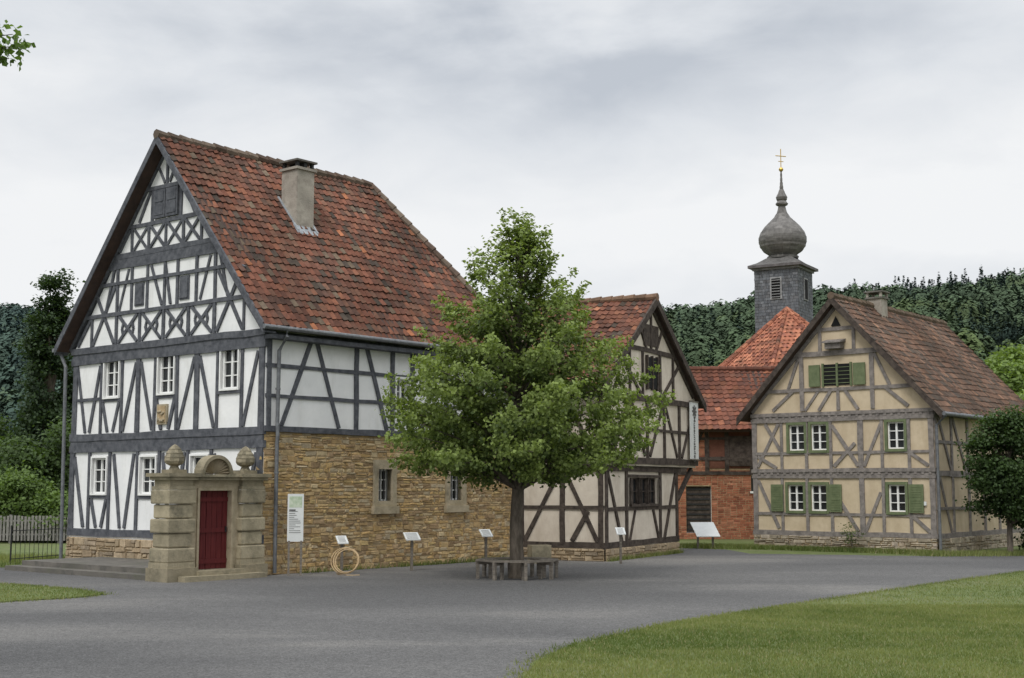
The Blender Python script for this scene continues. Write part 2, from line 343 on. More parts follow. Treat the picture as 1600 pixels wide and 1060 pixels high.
for sgn in (1,-1): B((c+sgn*(hw(5.9)-.02),5.85),(c+sgn*.04,11.0),.15,n1=.05)
def X(u0,u1,z0,z1,w=.1): B((u0,z0),(u1,z1),w); B((u0,z1),(u1,z0),w)
for u in (-2.1,-1.05,0,1.05,2.1): B((c+u,5.9),(c+u,6.7),.12)
for u in (-1.575,-.525,.525,1.575):
    X(c+u-.42,c+u+.42,5.93,6.66,.1)
    for q in range(8):
        t0,t1=q*math.pi/4,(q+1)*math.pi/4
        if q in (0,3,4,7): B((c+u+.26*math.cos(t0),6.3+.28*math.sin(t0)),(c+u+.26*math.cos(t1),6.3+.28*math.sin(t1)),.08)
for sg in (1,-1):
    X(c+sg*2.2,c+sg*3.2,5.93,7.5,.115); B((c+sg*3.25,5.9),(c+sg*3.25,6.7),.1)
    B((c+sg*3.3,6.65),(c+sg*3.9,5.95),.1)
    B((c+sg*2.1,6.75),(c+sg*2.1,7.95),.12)
    B((c+sg*2.25,8.0),(c+sg*2.6,6.8),.1)
for u in (-1.35,-.55,.0,.75,1.45): B((c+u,6.75),(c+u,7.95),.11)
for u in (-.85,1.1): mb.box(FG,c+u-.2,c+u+.2,-.02,.03,6.86,7.48,'tgrey'); mb.box(FG,c+u-.16,c+u+.16,-.02,.05,6.9,7.44,'tgrey')
B((c-.28,6.8),(c-.02,7.9),.09); B((c+.1,6.8),(c+.6,7.9),.09); B((c-1.5,6.8),(c-1.9,7.9),.09); B((c+1.6,7.9),(c+2.0,6.8),.09)
for u in (-1.5,-.75,0,.75,1.5): B((c+u,8.35),(c+u,9.0),.1)
for u in (-1.12,-.375,.375,1.12): X(c+u-.32,c+u+.32,8.36,8.98,.085)
B((c+1.6,8.95),(c+2.05,8.4),.09); B((c-1.6,8.95),(c-2.05,8.4),.09)
for u in (-.62,.62,): B((c+u,9.05),(c+u,9.9),.11)
B((c-.72,9.9),(c-1.2,9.1),.1); B((c+.72,9.9),(c+1.2,9.1),.1)
B((c,10.0),(c,10.9),.11); B((c-.1,10.05),(c-.45,10.6),.08); B((c+.1,10.05),(c+.45,10.6),.08)
for sg in (-.27,.27): mb.box(FG,c+sg-.25,c+sg+.25,-.02,.075,9.12,9.88,'tgrey'); mb.box(FG,c+sg-.19,c+sg+.19,-.02,.09,9.2,9.5,'tgrey');mb.box(FG,c+sg-.19,c+sg+.19,-.02,.09,9.55,9.82,'tgrey')
LB=lambda a,b,w=.15,n1=.035: B(a,b,w,FL,T,n1)
LB((-.03,3.47),(9.3,3.47),.17,.06); LB((-.03,5.74),(9.3,5.74),.2,.05); LB((0,5.0),(9.3,5.0),.11); LB((0,4.27),(9.3,4.27),.11)
for u in (.11,2.99,4.3,5.05,6.4,7.9,9.2): LB((u,3.5),(u,5.7),.16)
for a,b in [((1.42,5.65),(.5,3.55)),((1.62,5.65),(2.4,3.55)),((3.35,5.65),(4.1,3.55)),((6.2,5.65),(5.4,3.55)),((6.6,5.65),(7.5,3.55)),((8.9,5.65),(8.1,3.55))]: LB(a,b,.13)
mb.build('timber_frame',h1)
mb=MB()
for t,sg in ((-.37,1),(8.52,-1)):
    pts=[P1(-.42,t,5.72),P1(-.42,4.075,11.02),P1(-.42,4.075,11.26),P1(-.42,t,5.96)]
    q=[P1(-.36,t,5.72),P1(-.36,4.075,11.02),P1(-.36,4.075,11.26),P1(-.36,t,5.96)]
    mb.hexa(pts+q,'tgrey')
    mb.hexa([P1(-.37,t,5.73),P1(-.37,4.075,11.03),P1(-.37,4.075,11.05),P1(-.37,t,5.75)]+[P1(0,t,5.73),P1(0,4.075,11.03),P1(0,4.075,11.05),P1(0,t,5.75)],'tgrey')
mb.build('barge_boards',h1)
mb=MB()
ctube(mb,[P1(-.42,-.42,5.86),P1(9.8,-.42,5.86)],.06)
ctube(mb,[P1(.3,-.42,5.82),P1(.3,-.42,5.68),P1(.3,-.14,5.35),P1(.3,-.12,3.6),P1(.3,-.14,3.3),P1(.3,-.12,3.1),P1(.3,-.12,.05)],.048)
ctube(mb,[P1(-.42,8.58,5.86),P1(9.8,8.58,5.86)],.06)
ctube(mb,[P1(-.2,8.58,5.82),P1(-.15,8.35,5.4),P1(-.15,8.25,.1)],.048)
for z in (1.2,2.4,4.4): mb.tube([P1(.3,-.12,z),P1(.3,-.12,z+.05)],.062,'metal',10)
mb.build('gutters_and_downpipes',h1)
mb=MB(); mb.box(FL,-.05,9.35,-.02,.33,5.62,5.72,'tgrey'); mb.build('eave_boards',h1)
# chimney
mb=MB(); FC=frame(P1(3.15,2.55,0)[:2],dL,nL)
mb.box(FC,-.31,.31,-.31,.31,8.4,10.66,'chim'); mb.box(FC,-.36,.36,-.36,.36,10.66,10.73,'chim')
for a in (-.3,.22):
    for b_ in (-.3,.22): mb.box(FC,a,a+.08,b_,b_+.08,10.73,10.89,'iron')
mb.box(FC,-.05,.05,-.3,.3,10.73,10.88,'iron'); mb.box(FC,-.37,.37,-.37,.37,10.89,10.94,'concrete')
up=.15
mb.hexa([FC(-.40,.50,8.69+up),FC(.40,.50,8.69+up),FC(.40,.30,8.94+up),FC(-.40,.30,8.94+up),FC(-.40,.50,8.72+up),FC(.40,.50,8.72+up),FC(.40,.30,8.97+up),FC(-.40,.30,8.97+up)],'lead')
for sg in (-1,1):
    u0,u1=(sg*.315,sg*.38)
    mb.hexa([FC(u0,.45,8.78+up),FC(u1,.45,8.78+up),FC(u1,-.4,9.80+up),FC(u0,-.4,9.80+up),FC(u0,.45,8.82+up),FC(u1,.45,8.82+up),FC(u1,-.4,9.84+up),FC(u0,-.4,9.84+up)],'lead')
mb.build('chimney',h1)
mb=MB(); mb.box(FG,3.78,4.2,-.01,.06,3.68,4.2,'dress')
mb.box(FG,3.83,4.15,.06,.08,3.73,4.15,'mortar')
for k in range(14):
    u,z=3.87+.04*(k%7)+R(-.01,.01),3.8+.18*(k//7)+R(-.04,.04)
    p=FG(u,.09,z); mb.lathe((p[0],p[1],z),[(.001,-.035),(.03,-.02),(.035,0),(.025,.02),(.001,.035)],'dress',6)
mb.build('stone_relief',h1)
# ================================================================== PORTAL
pt=empty('stone_gate_portal',P1(-1.4,0,0)); mb=MB()
def courses(u0,u1,n0,n1,z0,z1,k,mat='dressl'):
    h=(z1-z0)/k
    for i in range(k):
        e=.0 if i%2 else .05; cc=R(.8,1.25); ff=.014
        a,b_,c_,d_=u0-e,u1+e,n0-e,n1+e; za,zb=z0+i*h+(.01 if i else 0),z0+(i+1)*h-.004
        lo=[FL(a+ff,c_+ff,za),FL(b_-ff,c_+ff,za),FL(b_-ff,d_-ff,za),FL(a+ff,d_-ff,za)]
        hi=[FL(a+ff,c_+ff,zb),FL(b_-ff,c_+ff,zb),FL(b_-ff,d_-ff,zb),FL(a+ff,d_-ff,zb)]
        m1=[FL(a,c_,za+ff*2),FL(b_,c_,za+ff*2),FL(b_,d_,za+ff*2),FL(a,d_,za+ff*2)]; m2=[FL(a,c_,zb-ff*2),FL(b_,c_,zb-ff*2),FL(b_,d_,zb-ff*2),FL(a,d_,zb-ff*2)]
        for lo_,hi_ in ((lo,m1),(m1,m2),(m2,hi)):
            mb.faces(lo_+hi_,[(0,1,5,4),(1,2,6,5),(2,3,7,6),(3,0,4,7)],mat,(cc,cc,cc))
        mb.poly(lo,mat,(cc,)*3); mb.poly(hi,mat,(cc,)*3)
for u0,u1 in ((-2.78,-2.16),(-.76,-.16)):
    mb.box(FL,u0-.1,u1+.1,-.5,.3,0,.3,'dressl',(.8,.8,.8)); mb.box(FL,u0-.06,u1+.06,-.46,.24,.3,.42,'dressl')
    courses(u0,u1,-.4,.18,.42,2.02,5)
    mb.box(FL,u0-.04,u1+.04,-.44,.22,2.02,2.1,'dressl'); mb.box(FL,u0,u1,-.4,.18,2.1,2.24,'dressl')
    mb.box(FL,u0-.08,u1+.08,-.48,.27,2.24,2.31,'dressl'); mb.box(FL,u0-.14,u1+.14,-.54,.33,2.31,2.39,'dressl',(.8,.8,.8))
    uc=(u0+u1)/2; p=FL(uc,-.11,0)
    mb.box(FL,uc-.2,uc+.2,-.31,.09,2.39,2.47,'dressl',(.75,.75,.75))
    mb.lathe((p[0],p[1],2.47),[(.13,0),(.1,.05),(.09,.08),(.19,.13),(.22,.18),(.225,.2),(.22,.26),(.225,.28),(.19,.35),(.195,.37),(.14,.44),(.14,.46),(.07,.53),(.001,.57)],'dressl',14,colf=lambda:(R(.5,.95),)*3)
mb.box(FL,-2.16,-1.9,-.3,.06,.0,2.0,'dress'); mb.box(FL,-1.0,-.76,-.3,.06,.0,2.0,'dress'); mb.box(FL,-2.159,-.761,-.3,.063,2.0,2.24,'dress')
mb.box(FL,-1.96,-1.9,.06,.1,.22,2.06,'dress'); mb.box(FL,-1.0,-.94,.06,.1,.22,2.06,'dress'); mb.box(FL,-1.899,-1.001,.06,.098,2.0,2.06,'dress')
mb.box(FL,-2.08,-.84,-.4,.2,2.24,2.31,'dressl'); mb.box(FL,-2.02,-.9,-.42,.26,2.311,2.37,'dressl')
mb.box(FL,-2.6,-.3,-.5,.55,0,.12,'dressl'); mb.box(FL,-2.1,-.8,-.5,.4,.12,.22,'dressl')
K=14; cu=-1.46; rr=.44
for i in range(K):
    t0,t1=math.pi*i/K,math.pi*(i+1)/K
    o=[FL(cu+rr*math.cos(t),nn,2.37+rr*math.sin(t)) for t in (t0,t1) for nn in (-.15,.16)]
    ii=[FL(cu+(rr-.08)*math.cos(t),nn,2.37+(rr-.08)*math.sin(t)) for t in (t0,t1) for nn in (-.15,.16)]
    mb.faces([o[0],o[2],ii[2],ii[0],o[1],o[3],ii[3],ii[1]],[(0,3,2,1),(4,5,6,7),(0,1,5,4),(2,3,7,6)],'dressl',(.8,.8,.8))
    tm=(t0+t1)/2; cs=FL(cu,.0,2.38); r2=rr-.08
    a=FL(cu+r2*math.cos(t0),.02,2.37+r2*math.sin(t0)); b_=FL(cu+r2*math.cos(tm),.11,2.37+r2*math.sin(tm)); d_=FL(cu+r2*math.cos(t1),.02,2.37+r2*math.sin(t1))
    mb.poly([cs,a,b_],'dress'); mb.poly([cs,b_,d_],'dress')
mb.build('portal_stonework',pt)
mb=MB()
for i in range(6):
    u=-1.9+.15*i; mb.box(FL,u+.006,u+.144,-.12,-.06+R(0,.012),.23,2.0,'reddoor')
for z in (.35,1.05,1.75): mb.box(FL,-1.89,-1.01,-.06,-.03,z,z+.1,'reddoor')
mb.box(FL,-1.08,-1.05,-.04,.0,1.05,1.18,'iron')
mb.build('red_door',pt)
mb=MB()
F0=frame(A,dG,nG)
mb.box(F0,.35,6.4,.0,2.4,0,.24,'concrete'); mb.box(F0,6.4,6.9,.0,2.1,0,.12,'concrete'); mb.box(F0,.35,6.6,2.4,2.75,0,.12,'concrete')
st=mb.build('stone_steps')
# ================================================================== MIDDLE HOUSE
Pm=(2.59,38.0); dM=(.467,.884); nM=(.884,-.467); lM=(-.884,.467)
h2=empty('timber_framed_cottage',(Pm[0],Pm[1],0))
pal2=[(.19,.083,.056),(.155,.07,.05),(.12,.062,.048),(.22,.10,.064),(.32,.145,.085),(.085,.066,.053)]
P2,z20,z21=roof(h2,Pm,lM,dM,-.35,6.0,-.7,7.54,3.3,.72,7.8,pal2,[25,25,22,13,3,15],seed=5,cappal=[(.2,.13,.09)])
FM=frame(Pm,dM,nM); FS=frame(Pm,lM,(-.467,-.884))
mb=MB(); zt=lambda t: 7.8-.72*abs(t-3.3)-.12
hg=H(2.9,1.95,2.1,.8)
wall(mb,FM,0,5.7,.35,2.7,[hg],'cream'); 
mb.poly([FM(-.02,.12,2.7),FM(7.1,.12,2.7),FM(7.1,.12,zt(7.1)),FM(3.3,.12,zt(3.3)),FM(-.02,.12,zt(0))],'cream')
mb.poly([FM(0,0,2.7),FM(7.1,0,2.7),FM(7.1,.12,2.7),FM(0,.12,2.7)],'tbrown')
wall(mb,FS,0,6,.35,5.0,[],'cream')
wall(mb,FM,0,5.7,0,.35,[],'mortar',n=.03); wall(mb,FS,0,6,0,.35,[],'mortar',n=.03)
Fr=frame((Pm[0]+dM[0]*5.7,Pm[1]+dM[1]*5.7),lM,dM); wall(mb,Fr,0,6,0,2.7,[],'cream')
Fr2=frame((Pm[0]+dM[0]*7.1,Pm[1]+dM[1]*7.1),lM,dM); wall(mb,Fr2,-.12,6,2.7,4.95,[],'cream')
mb.poly([FM(0,.12,2.69),FM(7.1,.12,2.69),FM(7.1,-6,2.69),FM(0,-6,2.69)],'tbrown')
mb.build('walls',h2)
mb=MB(); stones(mb,FM,0,5.7,0,.35,[],(.1,.2),(.2,.5),ppal,n=.04,jit=.12); stones(mb,FS,0,6,0,.35,[],(.1,.2),(.2,.5),ppal,n=.04,jit=.12); mb.build('plinth',h2)
mb=MB()
def B2(a,b,w=.17,F=FM,n1=.04): mb.beam(F,a,b,w*.84,'tbrown',n1)
B2((-.05,.45),(5.75,.45),.2); B2((-.05,2.6),(5.9,2.6),.2,n1=.06)
for u in (.1,1.55,4.2,5.6): B2((u,.45),(u,2.6),.19)
B2((0.2,1.45),(5.6,1.45),.13); B2((1.6,2.4),(4.2,2.4),.1)
B2((.2,2.5),(1.2,.5),.14); B2((5.5,2.5),(4.5,.5),.14); B2((2.2,1.4),(1.75,.5),.12); B2((3.6,1.4),(4.05,.5),.12)
F2u=frame((Pm[0]+nM[0]*.12,Pm[1]+nM[1]*.12),dM,nM)
def B3(a,b,w=.17,n1=.04): mb.beam(F2u,a,b,w*.84,'tbrown',n1)
B3((-.1,2.85),(7.2,2.85),.24,.06); B3((-.05,4.72),(7.1,4.72),.2,.06)
for u in (.1,1.6,2.9,4.3,5.6,7.0): B3((u,2.9),(u,4.7),.17)
for a,b in [((1.5,4.6),(.3,3.0)),((1.7,4.6),(2.7,3.0)),((4.2,4.6),(3.1,3.0)),((4.4,4.6),(5.4,3.0)),((6.9,4.6),(5.8,3.0))]: B3(a,b,.13)
B3((.1,3.8),(7,3.8),.11)
B3((1.2,6.2),(5.4,6.2),.17)
for u in (1.6,2.6,4.0,5.1): B3((u,4.75),(u,6.2),.15)
B3((2.5,4.8),(1.0,5.9),.12) ; B3((4.1,4.8),(5.6,5.9),.12); B3((3.3,6.2),(3.3,7.6),.15)
B3((2.9,6.25),(2.4,6.9),.12); B3((3.7,6.25),(4.2,6.9),.12)
for sg in (-1,1): B3((3.3+sg*(3.6),zt(6.9)-.08),(3.3,7.58),.18,.05)
mb.box(F2u,2.9,3.7,-.01,.06,5.05,6.0,'black'); mb.box(F2u,2.85,2.93,-.01,.09,5.0,6.05,'tbrown');mb.box(F2u,3.67,3.75,-.01,.09,5.0,6.05,'tbrown'); mb.box(F2u,3.27,3.33,-.01,.085,5.0,6.05,'tbrown')
mb.box(F2u,2.7,3.9,-.01,.03,6.35,7.0,'tbrown')
B2((0,.45),(6,.45),.2,FS); B2((-.05,2.62),(6,2.62),.22,FS,.06); B2((0,4.8),(6,4.8),.2,FS); B2((0,1.5),(6,1.5),.13,FS)
for u in (.1,1.3,2.6,3.9): B2((u,.45),(u,4.8),.18,FS)
for a,b in [((.2,.55),(1.2,2.5)),((1.0,.55),(.5,1.4)),((1.4,2.5),(2.5,.55)),((2.7,.55),(3.8,2.5)),((.2,2.8),(1.2,4.7)),((2.5,2.8),(1.5,4.7))]: B2(a,b,.14,FS)
mb.beam(FM,(5.7,1.7),(7.0,2.65),.16,'tbrown',.04)
mb.build('timber_frame',h2)
mb=MB()
for i in range(3): window(mb,FM,2.9-.7+.7*i,1.95,.66,.8,2,2,fm='tbrown')
mb.box(FM,1.85,1.87,-.1,.03,1.55,2.35,'tbrown'); mb.box(FM,2.53,2.57,-.1,.03,1.55,2.35,'tbrown'); mb.box(FM,3.23,3.27,-.1,.03,1.55,2.35,'tbrown'); mb.box(FM,1.8,4.0,-.05,.09,1.5,1.57,'tbrown')
mb.box(FM,1.72,1.86,.06,.09,1.58,2.33,'tbrown');mb.box(FM,3.96,4.1,.06,.09,1.58,2.33,'tbrown')
mb.build('windows',h2)
mb=MB()
for t in (-.72,7.56):
    za=7.8-.72*abs(t-3.3)
    mb.hexa([P2(-.37,t,za-.2),P2(-.37,3.3,7.6),P2(-.37,3.3,7.86),P2(-.37,t,za+.06),P2(-.31,t,za-.2),P2(-.31,3.3,7.6),P2(-.31,3.3,7.86),P2(-.31,t,za+.06)],'tbrown')
mb.build('barge_boards',h2)
bn=empty('shop_banner',F2u(6.7,.1,3.9)); mb=MB(); mb.box(F2u,6.33,7.07,.1,.13,2.98,4.82,'panel'); mb.box(F2u,6.3,7.1,.09,.15,4.82,4.86,'wood'); 
mb.box(F2u,6.3,7.1,.09,.15,2.94,2.98,'wood')
for k in range(8):
    a=k*math.pi/4; mb.beam(F2u,(6.7,4.52),(6.7+.2*math.cos(a),4.52+.2*math.sin(a)),.07,'ink',n1=.135,n0=.12)
mb.build('cloth',bn)
def text(s,size,F,u,n,z,U,Nn,parent,vertical=False,mat='ink'):
    cu=bpy.data.curves.new('lettering','FONT'); cu.body=s; cu.size=size; cu.align_x='CENTER'; cu.align_y='CENTER'; cu.extrude=.002; cu.offset=.004
    o=bpy.data.objects.new('lettering',cu); sc.collection.objects.link(o); cu.materials.append(M[mat])
    X_=Vector((U[0],U[1],0)); N_=Vector((Nn[0],Nn[1],0)); Z_=Vector((0,0,1))
    if vertical: xa,ya=-Z_,X_
    else: xa,ya=X_,Z_
    m=Matrix((xa,ya,N_)).transposed().to_4x4(); m.translation=Vector(F(u,n,z)); o.matrix_world=m
    o.parent=parent; o.matrix_parent_inverse=Matrix.Translation(-Vector(parent.location)); return o
text('Museumsladen',.25,F2u,6.7,.136,3.62,dM,nM,bn,True)
# ================================================================== RIGHT HOUSE
Bc=(13.26,42.3); dR=(.627,.779); gR=(-.779,.627); nR=(-.627,-.779); nS=(.779,-.627)
h3=empty('ochre_half_timbered_house',(Bc[0],Bc[1],0))
pal3=[(.145,.09,.067),(.12,.08,.062),(.10,.074,.06),(.17,.105,.076),(.085,.07,.06),(.21,.125,.085)]
P3,_,_=roof(h3,Bc,dR,gR,-.35,9.6,-.4,6.8,3.2,1.085,8.3,pal3,[25,25,20,13,17,4],seed=9,cappal=[(.16,.12,.09)])
FG3=frame(Bc,gR,nR); FS3=frame(Bc,dR,nS); WR=6.4
mb=MB()
uw=[(4.73,3.72),(3.92,3.72),(1.25,3.72)]; dw=[(4.81,1.72),(3.97,1.72),(1.27,1.72)]
wall(mb,FG3,0,WR,.47,4.35,[H(u,z,.56,.86) for u,z in uw+dw],'ochre')
mb.poly([FG3(0,0,4.35),FG3(WR,0,4.35),FG3(WR,0,4.7),FG3(3.2,0,8.1),FG3(0,0,4.7)],'ochre')
wall(mb,FS3,0,9,.47,4.7,[],'ochre'); wall(mb,FG3,0,WR,0,.47,[],'mortar',n=.03); wall(mb,FS3,0,9,0,.47,[],'mortar',n=.03)
Fx=frame((Bc[0]+gR[0]*WR,Bc[1]+gR[1]*WR),dR,gR); wall(mb,Fx,0,9,0,4.7,[],'ochre')
Fy=frame((Bc[0]+dR[0]*9,Bc[1]+dR[1]*9),gR,dR); wall(mb,Fy,0,WR,0,4.7,[],'ochre'); mb.poly([Fy(0,0,4.7),Fy(WR,0,4.7),Fy(3.2,0,8.1)],'ochre')
mb.build('walls',h3)
mb=MB(); pp3=[(.33,.29,.22),(.40,.34,.27),(.28,.24,.18),(.43,.37,.28)]
stones(mb,FG3,0,WR,0,.47,[],(.1,.2),(.15,.5),pp3,n=.04,jit=.12,gap=.018); stones(mb,FS3,0,9,0,.47,[],(.1,.2),(.15,.5),pp3,n=.04,jit=.12); mb.build('plinth',h3)
mb=MB()
def B4(a,b,w=.15,F=FG3,n1=.035): mb.beam(F,a,b,w*.95,'tweath',n1)
B4((-.03,.55),(WR+.03,.55),.17); B4((-.03,2.42),(WR+.03,2.42),.13,n1=.05); B4((-.03,2.62),(WR+.03,2.62),.13,n1=.075); mb.box(FG3,0,WR,-.02,.045,2.47,2.58,'tweath')
B4((-.03,4.3),(WR+.03,4.3),.13,n1=.05); B4((-.03,4.5),(WR+.03,4.5),.13,n1=.075); mb.box(FG3,0,WR,-.02,.045,4.35,4.46,'tweath')
for z in (2.52,4.4):
    for k in range(26): mb.box(FG3,.1+k*.24,.19+k*.24,.045,.07,z-.04,z+.04,'tweath')
for u in (.09,2.45,WR-.09): B4((u,.55),(u,2.4),.19); B4((u,2.6),(u,4.3),.19)
for u in (5.3,4.38,3.5,1.72,.82): B4((u,.6),(u,2.4),.11); B4((u,2.65),(u,4.3),.11)
B4((0,1.18),(WR,1.18),.1); B4((0,3.2),(WR,3.2),.1)
for a,b in [((6.2,2.3),(5.45,.7)),((2.6,.65),(3.4,1.9)),((2.35,.65),(1.8,1.9)),((.2,.65),(.75,1.15)),((6.2,2.75),(5.4,4.2)),((5.9,4.2),(5.35,3.3)),((2.55,2.75),(3.45,4.1)),((2.35,2.75),(1.75,4.1)),((.2,2.75),(.78,3.15)),((3.4,2.75),(2.65,3.5)),((6.2,3.1),(5.5,2.7))]: B4(a,b,.12)
hw3=lambda z:(8.3-z)/1.085-.12
B4((3.2-hw3(6.5),6.5),(3.2+hw3(6.5),6.5),.17,n1=.05); B4((3.2-hw3(5.25),5.3),(3.2+hw3(5.25),5.3),.12); B4((3.2-hw3(7.3),7.3),(3.2+hw3(7.3),7.3),.12)
for u in (4.5,2.0): B4((u,4.6),(u,6.45),.15)
B4((3.2,4.6),(3.2,5.3),.12); B4((3.9,4.6),(3.45,5.25),.11);B4((2.5,4.6),(2.95,5.25),.11); B4((4.6,6.4),(5.0,5.35),.11);B4((1.9,6.4),(1.4,5.35),.11)
B4((4.4,4.6),(3.9,5.25),.1)
B4((5.6,4.65),(4.8,5.3),.11); B4((.8,4.65),(1.6,5.3),.11)
for u in (2.6,3.8): B4((u,6.55),(u,7.3),.12)
for sg in (-1,1): B4((3.2+sg*(hw3(4.65)-.05),4.62),(3.2,8.05),.15,n1=.04)
B4((0,.55),(9,.55),.17,FS3); B4((0,2.5),(9,2.5),.2,FS3); B4((0,4.4),(9,4.4),.18,FS3); B4((0,1.4),(9,1.4),.1,FS3); B4((0,3.5),(9,3.5),.1,FS3)
for u in (.1,1.4,2.8,4.2,5.6,7,8.9): B4((u,.55),(u,4.4),.16,FS3)
B4((.3,2.4),(1.2,.6),.12,FS3); B4((1.3,2.6),(.3,4.3),.12,FS3); B4((1.5,4.3),(2.6,2.6),.12,FS3)
mb.build('timber_frame',h3)
mb=MB()
for u,z in uw+dw: window(mb,FG3,u,z,.56,.86,2,3,case='green',cw=.09,casen=.055)
for (a,b_,z0,z1) in ((5.26,5.7,1.26,2.16),(3.14,3.58,1.26,2.16),(.38,.86,1.26,2.16)):
    mb.box(FG3,a,b_,.05,.09,z0,z1,'green')
    for k in range(5): mb.box(FG3,a+.06,b_-.06,.09,.1,z0+.06+k*.08,z0+.11+k*.08,'green'); mb.box(FG3,a+.06,b_-.06,.09,.1,z0+.5+k*.075,z0+.55+k*.075,'green')
mb.box(FG3,2.72,3.7,-.01,.03,5.42,6.12,'black')
for u in (2.68,3.17,3.68): mb.box(FG3,u,u+.07,-.01,.06,5.38,6.16,'green')
for k in range(5): mb.box(FG3,2.75,3.68,.03,.045,5.48+k*.13,5.5+k*.13,'green')
mb.box(FG3,3.80,4.2,.05,.1,5.4,6.12,'green'); mb.box(FG3,2.2,2.62,.05,.1,5.4,6.12,'green')
mb.poly([FG3(3.02,.045,7.38),FG3(3.38,.045,7.38),FG3(3.2,.045,7.72)],'black')
mb.box(FG3,2.95,3.5,-.01,.3,6.62,6.85,'tweath'); mb.hexa([FG3(2.88,-.01,6.86),FG3(3.57,-.01,6.86),FG3(3.57,.4,6.8),FG3(2.88,.4,6.8),FG3(2.88,-.01,6.95),FG3(3.57,-.01,6.95),FG3(3.57,.4,6.85),FG3(2.88,.4,6.85)],'tweath')
mb.box(FG3,.3,.42,.04,.06,1.5,1.62,'panel')
mb.build('windows_and_shutters',h3)
mb=MB()
for t in (-.42,6.82):
    za=8.3-1.085*abs(t-3.2)
    mb.hexa([P3(-.37,t,za-.2),P3(-.37,3.2,8.1),P3(-.37,3.2,8.36),P3(-.37,t,za+.06),P3(-.31,t,za-.2),P3(-.31,3.2,8.1),P3(-.31,3.2,8.36),P3(-.31,t,za+.06)],'tbrown')
ctube(mb,[P3(-.35,-.47,4.35),P3(9.6,-.47,4.35)],.065)
ctube(mb,[P3(-.2,-.47,4.3),P3(-.08,-.12,4.0),P3(-.08,-.12,.1)],.045)
FC=frame(P3(3.1,3.1,0)[:2],dR,nS)
mb.box(FC,-.26,.26,-.26,.26,7.6,8.6,'chim'); mb.box(FC,-.32,.32,-.32,.32,8.6,8.66,'concrete')
for a in (-.28,.2):
    for b_ in (-.28,.2): mb.box(FC,a,a+.08,b_,b_+.08,8.66,8.82,'chim')
mb.box(FC,-.34,.34,-.34,.34,8.82,8.87,'concrete')
mb.build('chimney_boards_and_gutter',h3)
# ================================================================== BRICK BARN
h4=empty('brick_barn',(8,54,0))
O4=(4.6,54.0)
pal4=[(.20,.08,.053),(.165,.07,.048),(.13,.06,.045),(.24,.10,.06)]
roof(h4,O4,(1,0),(0,1),-.2,9.0,-.5,6.5,3.0,.76,7.0,pal4,[3,3,2,1],seed=12,tw=.24,th=.32,cappal=[(.16,.07,.05)])
F4=frame(O4,(1,0),(0,-1)); mb=MB()
wall(mb,F4,0,9,0,4.7,[(2.35,3.35,.25,2.1),(4.95,5.35,1.9,2.5)],'mortar',n=-.005,depth=.2,rev='brick'); 
for u in (0,9):
    mb.poly([F4(u,0,0),F4(u,-6,0),F4(u,-6,4.7),F4(u,-3,6.8),F4(u,0,4.7)],'brick',(.3,.1,.05))
bp=[(.36,.14,.08),(.31,.115,.065),(.41,.175,.105),(.25,.09,.055),(.34,.15,.09)]
stones(mb,F4,0,9,0,4.6,[(2.35,3.35,.25,2.1),(4.95,5.35,1.9,2.5),(3.3,9,2.8,4.6)],(.085,.086),(.24,.26),bp,prot=(.004,.008),mat='brick',gap=.014,bev=.003)
mb.box(F4,2.35,3.35,-.15,-.1,.25,2.1,'tbrown'); 
for k in range(9): mb.box(F4,2.38,3.32,-.1,-.08,.35+k*.2,.42+k*.2,'iron')
mb.box(F4,4.95,5.35,-.15,-.1,1.9,2.5,'glass'); mb.box(F4,4.9,5.4,-.02,.05,1.82,1.9,'frame')
mb.box(F4,3.3,9,-.03,.01,2.8,4.6,'brick',(.14,.06,.04))
for z in (2.62,3.2,4.5): mb.beam(F4,(0,z),(9,z),.15,'tbrown')
mb.beam(F4,(2,4.0),(9,4.0),.1,'tbrown')
for u in (2.2,3.2,4.0,5.0,6.0,7.2): mb.beam(F4,(u,2.6),(u,4.5),.16,'tbrown')
mb.beam(F4,(2.3,2.7),(3.1,4.4),.13,'tbrown'); mb.beam(F4,(5.1,4.4),(5.9,2.7),.13,'tbrown')
mb.box(F4,4.1,4.95,0,.06,2.9,4.1,'tbrown'); mb.box(F4,3.0,6.5,.3,.36,3.15,3.22,'tbrown')
mb.build('walls_and_timber',h4)
# ================================================================== CHURCH
h5=empty('church_tower',(14.7,72,0))
Nf=(-.507,-.862); Uf=(.862,-.507); Ft=frame((14.7,72.0),Uf,Nf)
w=1.2; mb=MB()
sl=[(.14,.148,.162),(.115,.122,.135),(.165,.172,.186),(.13,.132,.14)]
def slates(u0,u1,z0,z1,F,n,hr=.16,wr=.2):
    stones(mb,F,u0,u1,z0,z1,[],(hr,hr+.001),(wr*.9,wr*1.1),sl,n=n,prot=(.004,.02),mat='slate',gap=.012,bev=.001)
mb.box(Ft,-w,w,-w,w,0,13.8,'slate',(.07,.07,.075))
slates(-w,w,6.5,13.7,Ft,w+.005)
for (U_,N_) in ((Nf,Uf),((-Nf[0],-Nf[1]),(-Uf[0],-Uf[1]))):
    Fq=frame((14.7,72.0),(-U_[0],-U_[1]),N_); slates(-w,w,6.5,13.7,Fq,w+.005)
mb.box(Ft,-.32,.32,w,w+.06,12.0,13.2,'slate',(.3,.3,.3)); mb.box(Ft,-.24,.24,w+.03,w+.07,12.05,13.12,'black')
for k in range(7): mb.box(Ft,-.24,.24,w+.07,w+.12,12.1+.15*k,12.14+.15*k,'slate',(.25,.25,.25))
Fq=frame((14.7,72.0),(-Nf[0],-Nf[1]),Uf)
